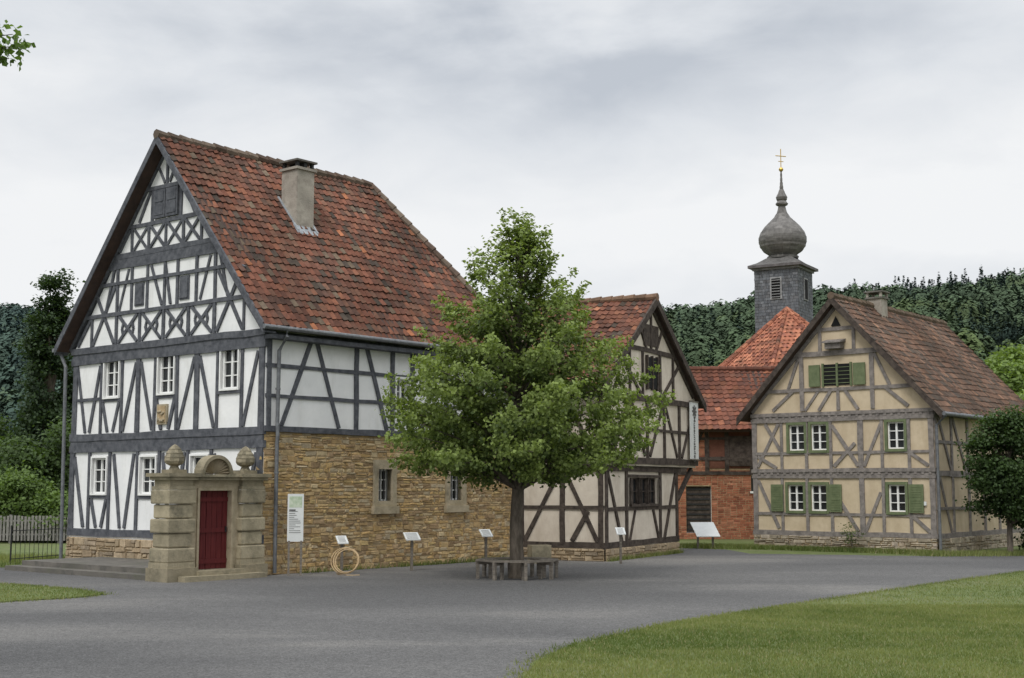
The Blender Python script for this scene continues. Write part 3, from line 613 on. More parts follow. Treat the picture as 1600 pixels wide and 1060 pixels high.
mb.box(Fq,-.32,.32,w,w+.06,12.0,13.2,'slate',(.3,.3,.3)); mb.box(Fq,-.24,.24,w+.03,w+.07,12.05,13.12,'black')
mb.box(Ft,-w-.1,w+.1,-w-.1,w+.1,13.62,13.74,'slate',(.2,.2,.2)); mb.box(Ft,-w-.28,w+.28,-w-.28,w+.28,13.74,13.88,'slate',(.12,.11,.11))
e1=w+.28
lo=[Ft(-e1,-e1,13.88),Ft(e1,-e1,13.88),Ft(e1,e1,13.88),Ft(-e1,e1,13.88)]; md=[Ft(-1.1,-1.1,14.05),Ft(1.1,-1.1,14.05),Ft(1.1,1.1,14.05),Ft(-1.1,1.1,14.05)]; hi=[Ft(-.62,-.62,14.4),Ft(.62,-.62,14.4),Ft(.62,.62,14.4),Ft(-.62,.62,14.4)]
fs4=[(0,1,5,4),(1,2,6,5),(2,3,7,6),(3,0,4,7)]
mb.faces(lo+md,fs4,'slate',(.13,.125,.12)); mb.faces(md+hi,fs4+[(4,5,6,7)],'slate',(.13,.125,.12))
mb.build('tower_body',h5)
mb=MB(); 
key=[(.80,14.35),(.84,14.47),(.7,14.5),(.78,14.58),(1.02,14.75),(1.2,15.0),(1.28,15.3),(1.27,15.55),(1.15,15.85),(.93,16.15),(.68,16.4),(.45,16.62),(.3,16.85),(.22,17.05),(.18,17.25),(.3,17.32),(.33,17.4),(.22,17.55),(.28,17.62),(.3,17.75),(.2,17.95),(.1,18.2),(.06,18.6),(.035,19.2)]
prof=[]
for i in range(len(key)-1):
    n_=max(1,int(abs(key[i+1][1]-key[i][1])/.1))
    for j in range(n_): t=j/n_; prof.append((key[i][0]*(1-t)+key[i+1][0]*t, key[i][1]*(1-t)+key[i+1][1]*t))
prof.append(key[-1])
p2=[]
for i,(r,z) in enumerate(prof): p2.append((r+.012,z)); p2.append((r-.004,z+.002)) if i%2 else None
def dome_col():
    k=R(.75,1.25); return (.16*k,.152*k,.145*k)
mb.lathe((14.7,72,0),p2,'slate',16,rot=.2,colf=dome_col)
mb.lathe((14.7,72,19.3),[(.001,-.13),(.09,-.09),(.13,0),(.09,.09),(.001,.13)],'gold',12)
mb.tube([(14.7,72,19.2),(14.7,72,20.45)],.025,'gold',6)
mb.tube([(14.4,71.9,20.05),(15.0,72.1,20.05)],.025,'gold',6); mb.tube([(14.55,71.95,19.75),(14.85,72.05,19.75)],.02,'gold',6)
mb.build('onion_dome_and_cross',h5)
mb=MB(); cx,cy=13.5,65.5; rr=4.3; palc=[(.34,.135,.085),(.29,.115,.075),(.40,.17,.105),(.23,.095,.068)]
za,zb=7.2,10.75
pv=[(cx+rr*math.cos(math.pi/8+k*math.pi/4),cy+rr*math.sin(math.pi/8+k*math.pi/4)) for k in range(8)]
for k in range(8):
    a,b_=pv[k],pv[(k+1)%8]; mb.poly([(a[0],a[1],za),(b_[0],b_[1],za),(cx,cy,zb)],'under')
    mb.poly([(a[0]*.95+cx*.05,a[1]*.95+cy*.05,0),(b_[0]*.95+cx*.05,b_[1]*.95+cy*.05,0),(b_[0]*.95+cx*.05,b_[1]*.95+cy*.05,za),(a[0]*.95+cx*.05,a[1]*.95+cy*.05,za)],'cream')
    m_=((a[0]+b_[0])/2,(a[1]+b_[1])/2); L=math.hypot(b_[0]-a[0],b_[1]-a[1]); ap=math.hypot(m_[0]-cx,m_[1]-cy)
    tiles(mb,(a[0],a[1],za),(b_[0]-a[0],b_[1]-a[1],0),(cx-m_[0],cy-m_[1],zb-za),[(0,0),(L,0),(L/2,math.hypot(ap,zb-za))],.24,.3,palc,[3,3,2,1],seed=20+k,sag=0)
    caps(mb,(a[0],a[1],za+.06),(cx,cy,zb+.06),.09,palc)
mb.build('choir_roof_and_walls',h5)
# ================================================================== FOLIAGE helpers
def leaves(name,C,size,col,mat='leaf',parent=None,outc=None,up=.5,out=.5):
    K=len(C); n=rng.normal(size=(K,3)); n/=np.linalg.norm(n,axis=1)[:,None]
    if outc is not None:
        o=C-np.asarray(outc); o/=np.linalg.norm(o,axis=1)[:,None]+1e-6; n=n*.8+o*out
    n[:,2]+=up; n/=np.linalg.norm(n,axis=1)[:,None]
    r=rng.normal(size=(K,3)); a=np.cross(n,r); a/=np.linalg.norm(a,axis=1)[:,None]; b=np.cross(n,a)
    s=size*rng.uniform(.65,1.3,size=K)[:,None]
    V=np.stack([C-a*s*.5,C+b*s*.36+n*s*.08,C+a*s*.5,C-b*s*.36+n*s*.08],axis=1)
    return np_mesh(name,V,4,col,mat,parent)
def foliage_tree(name,loc,H_,tr,ells,ncl,nl,ls,c_out,c_in,clr=.35,seed=0,limbs=True,mat='leaf'):
    e=empty(name,loc); loc=np.array(loc,float); mb=MB()
    C=[];D=[]
    vol=np.array([x[1][0]*x[1][1]*x[1][2] for x in ells])**.7; vol/=vol.sum()
    cl=[]
    for i in range(ncl):
        k=rng.choice(len(ells),p=vol); c0,rad=ells[k]
        d=rng.normal(size=3); d/=np.linalg.norm(d); rr_=rng.uniform(.4,1.0)**.5
        cl.append((loc+np.array(c0)+d*np.array(rad)*rr_,rr_,d[2]))
    for p,rr_,dz in cl:
        n=int(nl*rng.uniform(.5,1.5)); q=p+rng.normal(size=(n,3))*clr*np.array([1,1,.6])*rng.uniform(.7,1.3)
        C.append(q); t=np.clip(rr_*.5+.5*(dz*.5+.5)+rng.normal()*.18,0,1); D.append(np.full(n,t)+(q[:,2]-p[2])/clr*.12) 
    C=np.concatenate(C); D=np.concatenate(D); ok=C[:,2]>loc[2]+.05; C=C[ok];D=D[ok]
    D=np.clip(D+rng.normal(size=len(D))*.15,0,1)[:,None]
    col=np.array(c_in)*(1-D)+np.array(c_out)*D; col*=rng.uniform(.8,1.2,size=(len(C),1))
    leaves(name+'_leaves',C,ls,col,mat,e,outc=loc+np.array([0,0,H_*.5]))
    l=Vector(loc); topz=H_*.8
    mb.tube([l+Vector((0,0,-.05)),l+Vector((tr*.2,0,H_*.25)),l+Vector((-tr*.3,tr*.2,H_*.5)),l+Vector((0,0,topz))],[tr*1.25,tr,tr*.7,tr*.15],'bark',8)
    if limbs:
        for p,rr_,dz in cl[::max(1,ncl//30)]:
            hz_=min(H_*.65,max(H_*.2,(p[2]-loc[2])*.6)); a=l+Vector((0,0,hz_)); b_=Vector(p)
            m_=(a+b_)/2+Vector((R(-.1,.1),R(-.1,.1),H_*.02)); mb.tube([a,m_,b_],[tr*.4,tr*.22,tr*.06],'bark',5,caps=False)
    mb.build(name+'_trunk',e,True); return e
# ------------------------------------------------ main tree
tx,ty=.12,31.2
e=empty('linden_tree',(tx,ty,0)); mb=MB()
zs=[2.25,2.6,3.35,4.45,5.6,6.7,7.45,8.15]; rs=[1.3,2.6,3.4,2.75,2.0,1.25,.6,.1]
prof_=lambda z: float(np.interp(z,zs,rs))
trunk=[Vector((tx,ty,-.05)),Vector((tx+.0,ty,.15)),Vector((tx-.03,ty,1.2)),Vector((tx+.04,ty,2.4)),Vector((tx-.03,ty+.03,4)),Vector((tx+.05,ty,5.6)),Vector((tx+.1,ty,7)),Vector((tx+.22,ty,8.0))]
mb.tube(trunk,[.23,.17,.145,.135,.10,.065,.035,.01],'bark',12)
def tp(z):
    for i in range(len(trunk)-1):
        if trunk[i].z<=z<=trunk[i+1].z: return trunk[i].lerp(trunk[i+1],(z-trunk[i].z)/(trunk[i+1].z-trunk[i].z))
    return trunk[-1]
C=[];D=[]
nb=118
for i in range(nb):
    f=(i+.5)/nb; zt_=2.45+(8.0-2.45)*(f**1.2)
    ang=i*2.39996+R(-.35,.35); rad=prof_(zt_)*R(.68,1.06)
    rise=(.25+.45*f)*rad*R(.6,1.3)+.15
    base=tp(max(2.0,zt_-rise)); tip=Vector((tx+.08+rad*math.cos(ang),ty+rad*math.sin(ang),zt_+(R(-.25,.1) if zt_<3.2 else R(-.1,.3))))
    mid=base.lerp(tip,.5)+Vector((R(-.1,.1),R(-.1,.1),.12*rad))
    mb.tube([base,base.lerp(mid,.5)+Vector((0,0,.03)),mid,tip],[.05*(1-f*.5),.035*(1-f*.4),.022,.006],'bark',5,caps=False)
    nc=max(3,int(rad*4.2)); bt=R(-.2,.2)
    for k in range(nc):
        t=.32+.7*(k+R(0,1))/nc
        p=base.lerp(mid,t*2) if t<.5 else mid.lerp(tip,(t-.5)*2)
        off=Vector((R(-1,1),R(-1,1),R(-.45,.6)))*(.32*min(1,rad))
        if R(0,1)<.5: mb.tube([p,p+off],[.012,.004],'bark',4,caps=False)
        q=p+off; n=int(R(35,95)); 
        pts=np.array(q)+rng.normal(size=(n,3))*np.array([.14,.14,.10])*R(.65,1.2)
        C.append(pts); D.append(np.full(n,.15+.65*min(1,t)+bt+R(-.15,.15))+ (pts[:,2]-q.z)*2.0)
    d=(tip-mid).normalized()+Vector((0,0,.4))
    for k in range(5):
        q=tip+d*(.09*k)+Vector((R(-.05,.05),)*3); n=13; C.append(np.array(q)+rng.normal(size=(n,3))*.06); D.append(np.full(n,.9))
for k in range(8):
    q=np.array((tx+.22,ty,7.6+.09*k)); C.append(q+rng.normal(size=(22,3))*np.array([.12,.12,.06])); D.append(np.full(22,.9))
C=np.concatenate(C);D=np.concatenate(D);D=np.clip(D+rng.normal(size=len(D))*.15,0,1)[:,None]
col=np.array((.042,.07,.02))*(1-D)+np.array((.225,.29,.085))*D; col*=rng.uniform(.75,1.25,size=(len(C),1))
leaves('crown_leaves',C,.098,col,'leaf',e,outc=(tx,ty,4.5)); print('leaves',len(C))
mb.build('trunk_and_limbs',e,True)
e=empty('tree_bench',(tx,ty,0)); mb=MB(); n=8; Rb=.98; Rin=.58
for k in range(n):
    a0,a1=2*math.pi*k/n+.2,2*math.pi*(k+1)/n+.2
    for j in range(3):
        ra=Rin+(Rb-Rin)*j/3+.01; rb=Rin+(Rb-Rin)*(j+1)/3-.01
        q=[(tx+r*math.cos(a),ty+r*math.sin(a)) for r,a in ((ra,a0),(rb,a0),(rb,a1),(ra,a1))]
        zz=.44+R(-.003,.003); mb.hexa([(x,y,zz-.035) for x,y in q]+[(x,y,zz) for x,y in q],'wood')
    for r in (Rb-.06,Rin+.05):
        p=(tx+r*math.cos(a0),ty+r*math.sin(a0)); fr=frame(p,(math.cos(a0),math.sin(a0)),(-math.sin(a0),math.cos(a0)))
        mb.box(fr,-.035,.035,-.035,.035,0,.40,'wood')
    fr=frame((tx,ty),(math.cos(a0),math.sin(a0)),(-math.sin(a0),math.cos(a0))); mb.box(fr,Rin,Rb-.01,-.025,.025,.33,.403,'wood')
mb.build('bench_slats_and_legs',e)
# ================================================================== signs
def lectern(x,y,h=.85,w=.38,d=.28,face=(0,-1),name='lectern_sign'):
    e=empty(name,(x,y,0)); mb=MB(); U=(-face[1],face[0]); fr=frame((x,y),U,face)
    mb.box(fr,-.03,.03,-.03,.03,0,h,'wood'); 
    mb.hexa([fr(-w/2,-d/2,h+.1),fr(w/2,-d/2,h+.1),fr(w/2,d/2,h-.06),fr(-w/2,d/2,h-.06),fr(-w/2,-d/2,h+.13),fr(w/2,-d/2,h+.13),fr(w/2,d/2,h-.03),fr(-w/2,d/2,h-.03)],'panel')
    for k in range(5):
        a=-d/2+.05+k*d*.17; zz=h+.131-(a+d/2)/d*.16
        mb.hexa([fr(-w/2+.04,a,zz),fr(w/2-.05-R(0,.1),a,zz),fr(w/2-.05,a+.015,zz-.0085),fr(-w/2+.04,a+.015,zz-.0085)]+[fr(-w/2+.04,a,zz+.002),fr(w/2-.05,a,zz+.002),fr(w/2-.05,a+.015,zz-.0065),fr(-w/2+.04,a+.015,zz-.0065)],'ink')
    mb.build('post_and_panel',e)
lectern(-2.5,33.9,.82,face=(.35,-.94)); lectern(-.68,35.4,.85,.3,face=(.35,-.94)); lectern(-4.1,32.75,.78,.26,face=(.35,-.94))
lectern(2.95,36.9,.85,.25,face=(.1,-.99)); 
e=empty('lectern_sign',(6.6,46.2,0)); mb=MB(); fr=frame((6.55,46.0),(.97,.24),(.24,-.97))
mb.box(fr,-.3,-.24,-.03,.03,0,.5,'wood'); mb.box(fr,.24,.3,-.03,.03,0,.5,'wood')
mb.hexa([fr(-.42,-.3,.85),fr(.42,-.3,.85),fr(.42,.3,.4),fr(-.42,.3,.4),fr(-.42,-.3,.88),fr(.42,-.3,.88),fr(.42,.3,.43),fr(-.42,.3,.43)],'panel'); mb.build('posts_and_panel',e)
e=empty('information_board',(-5.1,32.1,0)); mb=MB(); fr=frame((-5.12,32.05),(.97,.2),(.2,-.97))
mb.box(fr,-.17,-.12,-.025,.025,0,.82,'wood'); mb.box(fr,.12,.17,-.025,.025,0,.82,'wood')
mb.box(fr,-.19,.19,-.02,.02,.8,1.92,'panel'); mb.box(fr,-.15,.15,.02,.023,1.6,1.86,'pgreen')
for k in range(12):
    z=1.5-k*.045
    mb.box(fr,-.15,-.15+R(.12,.29),.02,.023,z,z+.012,'ink')
mb.box(fr,-.15,0,.02,.023,1.52,1.555,'ink')
mb.build('posts_and_panel',e)
e=empty('coiled_garden_hose',(-4.0,32.5,0)); mb=MB()
for k in range(5):
    rr_=.33-.015*k+R(-.02,.02); cx_,cy_=-3.98+.02*k+R(-.03,.03),32.45
    pts=[(cx_+rr_*math.cos(t),cy_-.12-.018*k+.15*math.sin(t),.34+rr_*.95*math.sin(t)+R(-.004,.004)) for t in np.linspace(0,2*math.pi,33)]
    mb.tube(pts,.013,'hose',6,caps=False)
pts=[(-3.98-.33*math.cos(t),32.25,.32+.32*math.sin(t)) for t in np.linspace(-1,-1.57,6)]+[(-3.9,32.1,.015),(-3.75,32.05,.015),(-3.6,32.15,.015)]
mb.tube(pts,.013,'hose',6); mb.build('hose_loops',e)
e=empty('picket_fence',(-18,50,0)); mb=MB(); fr=frame((-24,50.0),(1,.02),(.02,-1))
for k in range(70): mb.box(fr,k*.13,k*.13+.085,0,.02,.1,1.0+R(-.03,.03),'fence')
for z in (.3,.8): mb.box(fr,0,9.1,-.04,0,z,z+.06,'fence')
for k in range(6): mb.box(fr,k*1.8,k*1.8+.1,-.14,-.04,0,1.05,'fence')
mb.build('pickets_and_rails',e)
e=empty('iron_railing',(-13.2,38,0)); mb=MB(); p0,p1=Vector((-13.5,36.6,0)),Vector((-12.9,38.8,0))
for k in range(12):
    q=p0.lerp(p1,k/11); mb.tube([q,q+Vector((0,0,.9 if k%11 else 1.05))],.008 if k%11 else .025,'iron',5)
for z in (.15,.9): mb.tube([p0+Vector((0,0,z)),p1+Vector((0,0,z))],.012,'iron',5)
mb.build('bars',e)
e=empty('stone_trough',(1.0,36.9,0)); mb=MB(); fr=frame((.75,37.2),(.95,.3),(.3,-.95))
mb.box(fr,-.28,.28,-.2,.2,0,.12,'dressl'); mb.box(fr,-.28,-.2,-.2,.2,.12,.5,'dressl'); mb.box(fr,.2,.28,-.2,.2,.12,.5,'dressl'); mb.box(fr,-.2,.2,.12,.2,.12,.499,'dressl'); mb.box(fr,-.2,.2,-.2,-.12,.12,.499,'dressl'); mb.build('basin',e)
# ================================================================== GROUND
def groundmat():
    m=bpy.data.materials.new('gravel_surface'); m.use_nodes=True; nt=m.node_tree;N=nt.nodes;L=nt.links;b=N['Principled BSDF']; b.inputs['Roughness'].default_value=.95; b.inputs['Specular IOR Level'].default_value=.15
    tc=N.new('ShaderNodeTexCoord')
    def nz(s,d=6,r=.6,st=(1,1,1)):
        mp=N.new('ShaderNodeMapping'); mp.inputs['Scale'].default_value=st; L.new(tc.outputs['Object'],mp.inputs[0])
        n=N.new('ShaderNodeTexNoise'); n.inputs['Scale'].default_value=s; n.inputs['Detail'].default_value=d; n.inputs['Roughness'].default_value=r; n.inputs['Distortion'].default_value=.4; L.new(mp.outputs[0],n.inputs['Vector']); return n
    n1=nz(.16,5,.5,(.6,1.3,1)); r1=N.new('ShaderNodeValToRGB'); e=r1.color_ramp.elements; e[0].position=.38;e[0].color=(.10,.099,.099,1); e[1].position=.70; e[1].color=(.205,.197,.185,1)
    x_=e.new(.55); x_.color=(.128,.126,.124,1); L.new(n1.outputs[0],r1.inputs[0])
    v=N.new('ShaderNodeTexVoronoi'); v.inputs['Scale'].default_value=55; L.new(tc.outputs['Object'],v.inputs['Vector'])
    n2=nz(6,8,.75); mr=N.new('ShaderNodeMapRange'); mr.inputs[1].default_value=.3;mr.inputs[2].default_value=.7;mr.inputs[3].default_value=.84;mr.inputs[4].default_value=1.16; L.new(n2.outputs[0],mr.inputs[0])
    x=N.new('ShaderNodeMix');x.data_type='RGBA';x.blend_type='MULTIPLY';x.inputs[0].default_value=1; L.new(r1.outputs[0],x.inputs[6]); L.new(mr.outputs[0],x.inputs[7])
    sp=N.new('ShaderNodeSeparateColor'); L.new(v.outputs['Color'],sp.inputs[0]); mr2=N.new('ShaderNodeMapRange'); mr2.inputs[3].default_value=.6; mr2.inputs[4].default_value=1.4; L.new(sp.outputs[0],mr2.inputs[0])
    y=N.new('ShaderNodeMix');y.data_type='RGBA';y.blend_type='MULTIPLY';y.inputs[0].default_value=.85; L.new(x.outputs[2],y.inputs[6]); L.new(mr2.outputs[0],y.inputs[7])
    L.new(y.outputs[2],b.inputs['Base Color'])
    bp=N.new('ShaderNodeBump'); bp.inputs['Strength'].default_value=.45; bp.inputs['Distance'].default_value=.015; L.new(v.outputs['Distance'],bp.inputs['Height']); L.new(bp.outputs[0],b.inputs['Normal'])
    return m
M['gravel']=groundmat()
M['grass']=mk('grass_ground',(.085,.115,.036),(.14,.172,.06),2.2,8,bump=.8,bscale=25,stain=(.16,.16,.085),stscale=.5)
M['hillg']=mk('forest_floor',(.04,.055,.036),(.055,.072,.046),.05,bump=0)
def sheet(name,poly,z,mat,jit=0,edge=.5):
    pts=[]
    for i in range(len(poly)):
        a=Vector(poly[i]);b=Vector(poly[(i+1)%len(poly)]); n=max(1,int((b-a).length/edge)) if jit else 1
        for k in range(n):
            p=a.lerp(b,k/n); pts.append((p.x+R(-jit,jit),p.y+R(-jit,jit),z))
    mb=MB(); mb.poly(pts,mat); return mb.build(name)
sheet('ground',[(-1500,-200),(1500,-200),(1500,2500),(-1500,2500)],0,'grass')
sheet('gravel_road',[(-60,2),(-60,35.5),(-25,35.5),(-13.3,35.4),(-12.4,40),(-6,48),(5.3,46.5),(7.0,45.3),(7.5,42.4),(12.4,41.0),(16,41.6),(60,45),(60,2)],.008,'gravel',.12)
lawn=[(-.05,10),(-.05,13.5),(.15,15.1),(.3,16.4),(.8,18.1),(2.5,21),(5.2,24.4),(8.8,28.9),(12.5,33.3),(18,38.0),(30,41.5),(60,43),(60,4),(0,4)]
patch=[(-11.6,29.6),(-10.4,28.9),(-8.9,27.7),(-7.9,26.5),(-8.2,25.7),(-9.3,24.7),(-14,22.5),(-22,21),(-24,30)]
sheet('lawn',lawn,.022,'grass',.06,.3); sheet('lawn',patch,.022,'grass',.06,.3)
def inpoly(P,poly):
    x,y=P[:,0],P[:,1]; c=np.zeros(len(P),bool); n=len(poly)
    for i in range(n):
        x0,y0=poly[i];x1,y1=poly[(i+1)%n]
        if y0==y1: continue
        c^=((y0>y)!=(y1>y))&(x<(x1-x0)*(y-y0)/(y1-y0)+x0)
    return c
def blades(name,P,hmin,hmax,wid,z=.02,parent=None):
    K=len(P); h=rng.uniform(hmin,hmax,K); a=rng.uniform(0,2*np.pi,K); d=np.stack([np.cos(a),np.sin(a),0*a],1)
    B_=np.concatenate([P,np.full((K,1),z)],1); lean=rng.normal(size=(K,3))*.35; lean[:,2]=1
    t=B_+lean*h[:,None]; w_=wid*rng.uniform(.6,1.4,K)[:,None]
    V=np.stack([B_-d*w_,B_+d*w_,t],1)
    pn=np.array([noise.noise(Vector((p[0]*.35,p[1]*.35,0)))+.6*noise.noise(Vector((p[0]*1.6,p[1]*1.6,3))) for p in P])
    f=np.clip(.5+pn*.8+rng.normal(size=K)*.22,0,1)[:,None]
    col=np.array((.10,.142,.036))*(1-f)+np.array((.225,.25,.09))*f
    dry=rng.random(K)<.07; col[dry]=(.30,.27,.15)
    return np_mesh(name,V,3,col,'blade',parent)
def scat(poly,n,bx,pw=1.0):
    P=np.stack([rng.uniform(bx[0],bx[1],n),bx[2]+(bx[3]-bx[2])*rng.random(n)**pw],1); return P[inpoly(P,poly)]
P=np.concatenate([scat(lawn,230000,(-.2,11,13.5,24)),scat(lawn,110000,(2,16,21,38))])
blades('lawn_grass',P,.018,.05,.006)
P=scat(patch,30000,(-15,-7.5,22,30)); blades('lawn_grass',P,.02,.055,.007)
E=[]
for poly in (lawn[1:10],patch):
    for i in range(len(poly)-1):
        a=np.array(poly[i]);b=np.array(poly[i+1]); n=int(np.linalg.norm(b-a)*260); t=rng.random((n,1)); E.append(a*(1-t)+b*t+rng.normal(size=(n,2))*.11)
blades('lawn_edge_grass',np.concatenate(E),.02,.065,.006,z=.008)
def strip(a,b,wd,n): 
    t=rng.random((n,1)); return np.array(a)*(1-t)+np.array(b)*t+rng.normal(size=(n,2))*wd
E=[strip(FG3(-.3,.45,0)[:2],FG3(6.6,.5,0)[:2],.18,9000),strip((12.6,41.2),(20,42.3),.3,9000),strip((-13,35.6),(-30,35.7),.4,6000),strip((5.6,46.8),(8.2,46.0),.35,5000),strip((-12.2,38.2),(-20,40),.9,9000),
   strip(FL(4.5,.15,0)[:2],FL(9.0,.1,0)[:2],.03,700),strip(FL(1.0,.15,0)[:2],FL(4.5,.12,0)[:2],.03,250),strip(FM(0,.12,0)[:2],FM(5.7,.12,0)[:2],.05,1200)]
blades('verge_grass',np.concatenate(E),.05,.2,.012,z=0.0)
# ================================================================== HILL + FOREST
hx=[-1400,-800,-342,-150,30,102,165,208,346,700,1400]; hh=[112,106,100,80,76,95,108,113,124,132,128]
def hz(x,y):
    a=x*900/max(y,1); r=float(np.interp(a,hx,hh)); t=min(max((y-300)/600,0),1); s=t*t*(3-2*t)
    base=r*s
    if y>900: base=r*(1-.15*min(1,(y-900)/500))
    return base+ (8*noise.noise(Vector((x*.006,y*.006,0)))+5*noise.noise(Vector((x*.018,y*.018,4))))*s
mb=MB(); xs=np.linspace(-1300,1300,110); ys=np.linspace(280,1500,60); k=len(xs)
vs=[(x,y,hz(x,y)-.5) for y in ys for x in xs]
fs=[(j*k+i,j*k+i+1,(j+1)*k+i+1,(j+1)*k+i) for j in range(len(ys)-1) for i in range(k-1)]
mb.faces(vs,fs,'hillg'); mb.build('hill',None,True)
def proto(con,nq):
    u=rng.random(nq); a=rng.uniform(0,2*np.pi,nq)
    if con: z=u**1.0*2.3; r=(1-z/2.4)*.58*rng.uniform(.7,1.1,nq); 
    else:
        th=np.arccos(1-1.35*u); 
        lump=1+.2*np.sin(3*a+rng.uniform(0,6))*np.sin(th*2.2)+.12*np.sin(5*a+rng.uniform(0,6)); r=np.sin(th)*lump; z=.95+np.cos(th)*.85*lump
        r*=rng.uniform(.88,1.05,nq)
    C=np.stack([r*np.cos(a),r*np.sin(a),z],1)
    c0=np.array([0,0,.7]); n=C-c0; n/=np.linalg.norm(n,axis=1)[:,None]; n=n+rng.normal(size=(nq,3))*.22; n[:,2]+=.3; n/=np.linalg.norm(n,axis=1)[:,None]
    t=np.cross(n,rng.normal(size=(nq,3))); t/=np.linalg.norm(t,axis=1)[:,None]; b=np.cross(n,t); s=(.17 if not con else .13)*rng.uniform(.6,1.3,(nq,1))
    V=np.stack([C-t*s,C-b*s*.8,C+t*s,C+b*s*.8],1)
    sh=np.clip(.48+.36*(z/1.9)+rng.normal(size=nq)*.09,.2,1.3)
    return V,sh
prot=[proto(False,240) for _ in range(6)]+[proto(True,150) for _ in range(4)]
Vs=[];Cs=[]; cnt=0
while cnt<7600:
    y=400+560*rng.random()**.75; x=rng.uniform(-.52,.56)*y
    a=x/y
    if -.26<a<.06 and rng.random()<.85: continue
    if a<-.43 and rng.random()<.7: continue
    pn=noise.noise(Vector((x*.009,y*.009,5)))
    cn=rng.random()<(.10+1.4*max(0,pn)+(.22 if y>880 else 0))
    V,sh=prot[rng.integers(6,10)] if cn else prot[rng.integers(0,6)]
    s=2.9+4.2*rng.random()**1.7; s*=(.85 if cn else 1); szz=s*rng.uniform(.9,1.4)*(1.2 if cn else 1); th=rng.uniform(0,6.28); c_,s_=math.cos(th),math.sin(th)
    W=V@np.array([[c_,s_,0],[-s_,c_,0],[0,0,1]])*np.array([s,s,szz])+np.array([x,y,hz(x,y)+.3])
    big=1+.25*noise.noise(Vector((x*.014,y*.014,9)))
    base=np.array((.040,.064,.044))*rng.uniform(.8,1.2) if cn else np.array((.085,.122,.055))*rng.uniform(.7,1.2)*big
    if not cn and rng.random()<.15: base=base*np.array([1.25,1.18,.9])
    haze=min(1,max(0,(y-300)/800)); base=base*(1-.3*haze)+np.array((.072,.095,.11))*.62*haze  # distance haze mixed into the tree colour, bluer further off
    if a<-.2: base=base*.6+np.array((.03,.05,.066))*.75  # left slope gets extra bluish haze painted into its tree colours
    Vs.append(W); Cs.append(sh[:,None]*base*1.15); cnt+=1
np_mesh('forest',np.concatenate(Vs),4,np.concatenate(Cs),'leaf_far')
# ================================================================== OTHER TREES
dk=(.075,.125,.035); di=(.018,.033,.011)
foliage_tree('tall_alder_tree',(-20.7,60,0),12,.3,[((.1,0,10.5),(.6,.7,1.2)),((0,0,8.8),(.95,1.1,1.6)),((.1,0,6.5),(1.15,1.3,2.2)),((.0,0,4),(1.3,1.5,2.2))],260,100,.17,(.05,.083,.034),(.013,.026,.013),.24)
for i,(x,y,h_,w_) in enumerate([(-24.3,62,5.6,2.0),(-17.6,55,5.2,1.9),(-20.2,54,4.2,2.0),(-23.5,56,4.2,2.0),(-18.2,64,6.3,2.2),(-28,66,5.6,2.6)]):
    foliage_tree('broadleaf_tree',(x,y,0),h_,.18,[((0,0,h_*.58),(w_,w_,h_*.36)),((w_*.3,0,h_*.35),(w_*.9,w_,h_*.3))],120,110,.18,(.075,.12,.038),di,.34)
for x,y,h_ in [(-18.6,51.5,2.7),(-21,51.2,2.3),(-16.9,51.3,1.8)]:
    foliage_tree('bush',(x,y,0),h_,.08,[((0,0,h_*.5),(1.3,1,h_*.45))],60,110,.14,(.14,.21,.06),(.04,.07,.02),.28)
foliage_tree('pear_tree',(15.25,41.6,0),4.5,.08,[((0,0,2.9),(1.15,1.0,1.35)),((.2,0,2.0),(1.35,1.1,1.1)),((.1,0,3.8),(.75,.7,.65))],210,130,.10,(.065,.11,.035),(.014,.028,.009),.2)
foliage_tree('climbing_bush',(17.4,43.9,0),3.2,.06,[((0,0,1.6),(1.3,.8,1.6))],70,100,.12,(.07,.12,.03),di,.22)
foliage_tree('rose_shrub',(10.9,43.55,0),.9,.015,[((0,0,.55),(.3,.25,.4))],16,14,.07,(.12,.16,.06),(.06,.08,.03),.09)
for x,y,h_,w_ in [(27,72,9.8,2.8),(31.5,76,11.0,3.4),(25.5,66,7.0,2.0),(24,78,6.6,2.6)]:
    foliage_tree('ash_tree',(x,y,0),h_,.2,[((0,0,h_*.6),(w_,w_,h_*.36))],150,120,.22,(.19,.27,.075),(.06,.10,.025),.42)
for x,y,h_,w_ in [(9.2,62,4.5,2),(3,66,6,3)]:
    foliage_tree('broadleaf_tree',(x,y,0),h_,.15,[((0,0,h_*.55),(w_,w_,h_*.45))],70,90,.25,dk,di,.4)
e=empty('overhanging_ash_tree',(-8.6,12.5,0)); mb=MB()
mb.tube([(-8.6,12.5,0),(-8.5,12.5,2.5),(-8.4,12.4,5),(-8.5,12.4,8)],[.2,.16,.12,.05],'bark',10)
C=[]
for i in range(46):
    z=R(4.2,8.5); a=R(0,6.28); L=R(1.2,2.7)
    tip=Vector((-8.45+L*math.cos(a),12.4+L*math.sin(a),z+.7))
    if tip.x/tip.y>-.48: continue
    mb.tube([(-8.45,12.4,z),tip],[.035,.008],'bark',5)
    for t in (.35,.55,.75,.95):
        q=Vector((-8.45,12.4,z)).lerp(tip,t); C.append(np.array(q)+np.clip(rng.normal(size=(45,3)),-2,2)*.2)
b0=Vector((-8.42,12.4,5.0))
for tip in (Vector((-4.50,12.0,6.13)),Vector((-4.58,11.95,6.22)),Vector((-4.66,12.1,6.04)),Vector((-4.62,12.05,6.12))):
    mid=b0.lerp(tip,.5)+Vector((0,0,.45))
    mb.tube([b0,mid,tip],[.04,.018,.004],'bark',5)
    for t in np.linspace(.1,1,16):
        q=mid.lerp(tip,t); C.append(np.array(q)+np.clip(rng.normal(size=(16,3)),-2,2)*np.array([.06,.08,.045]))
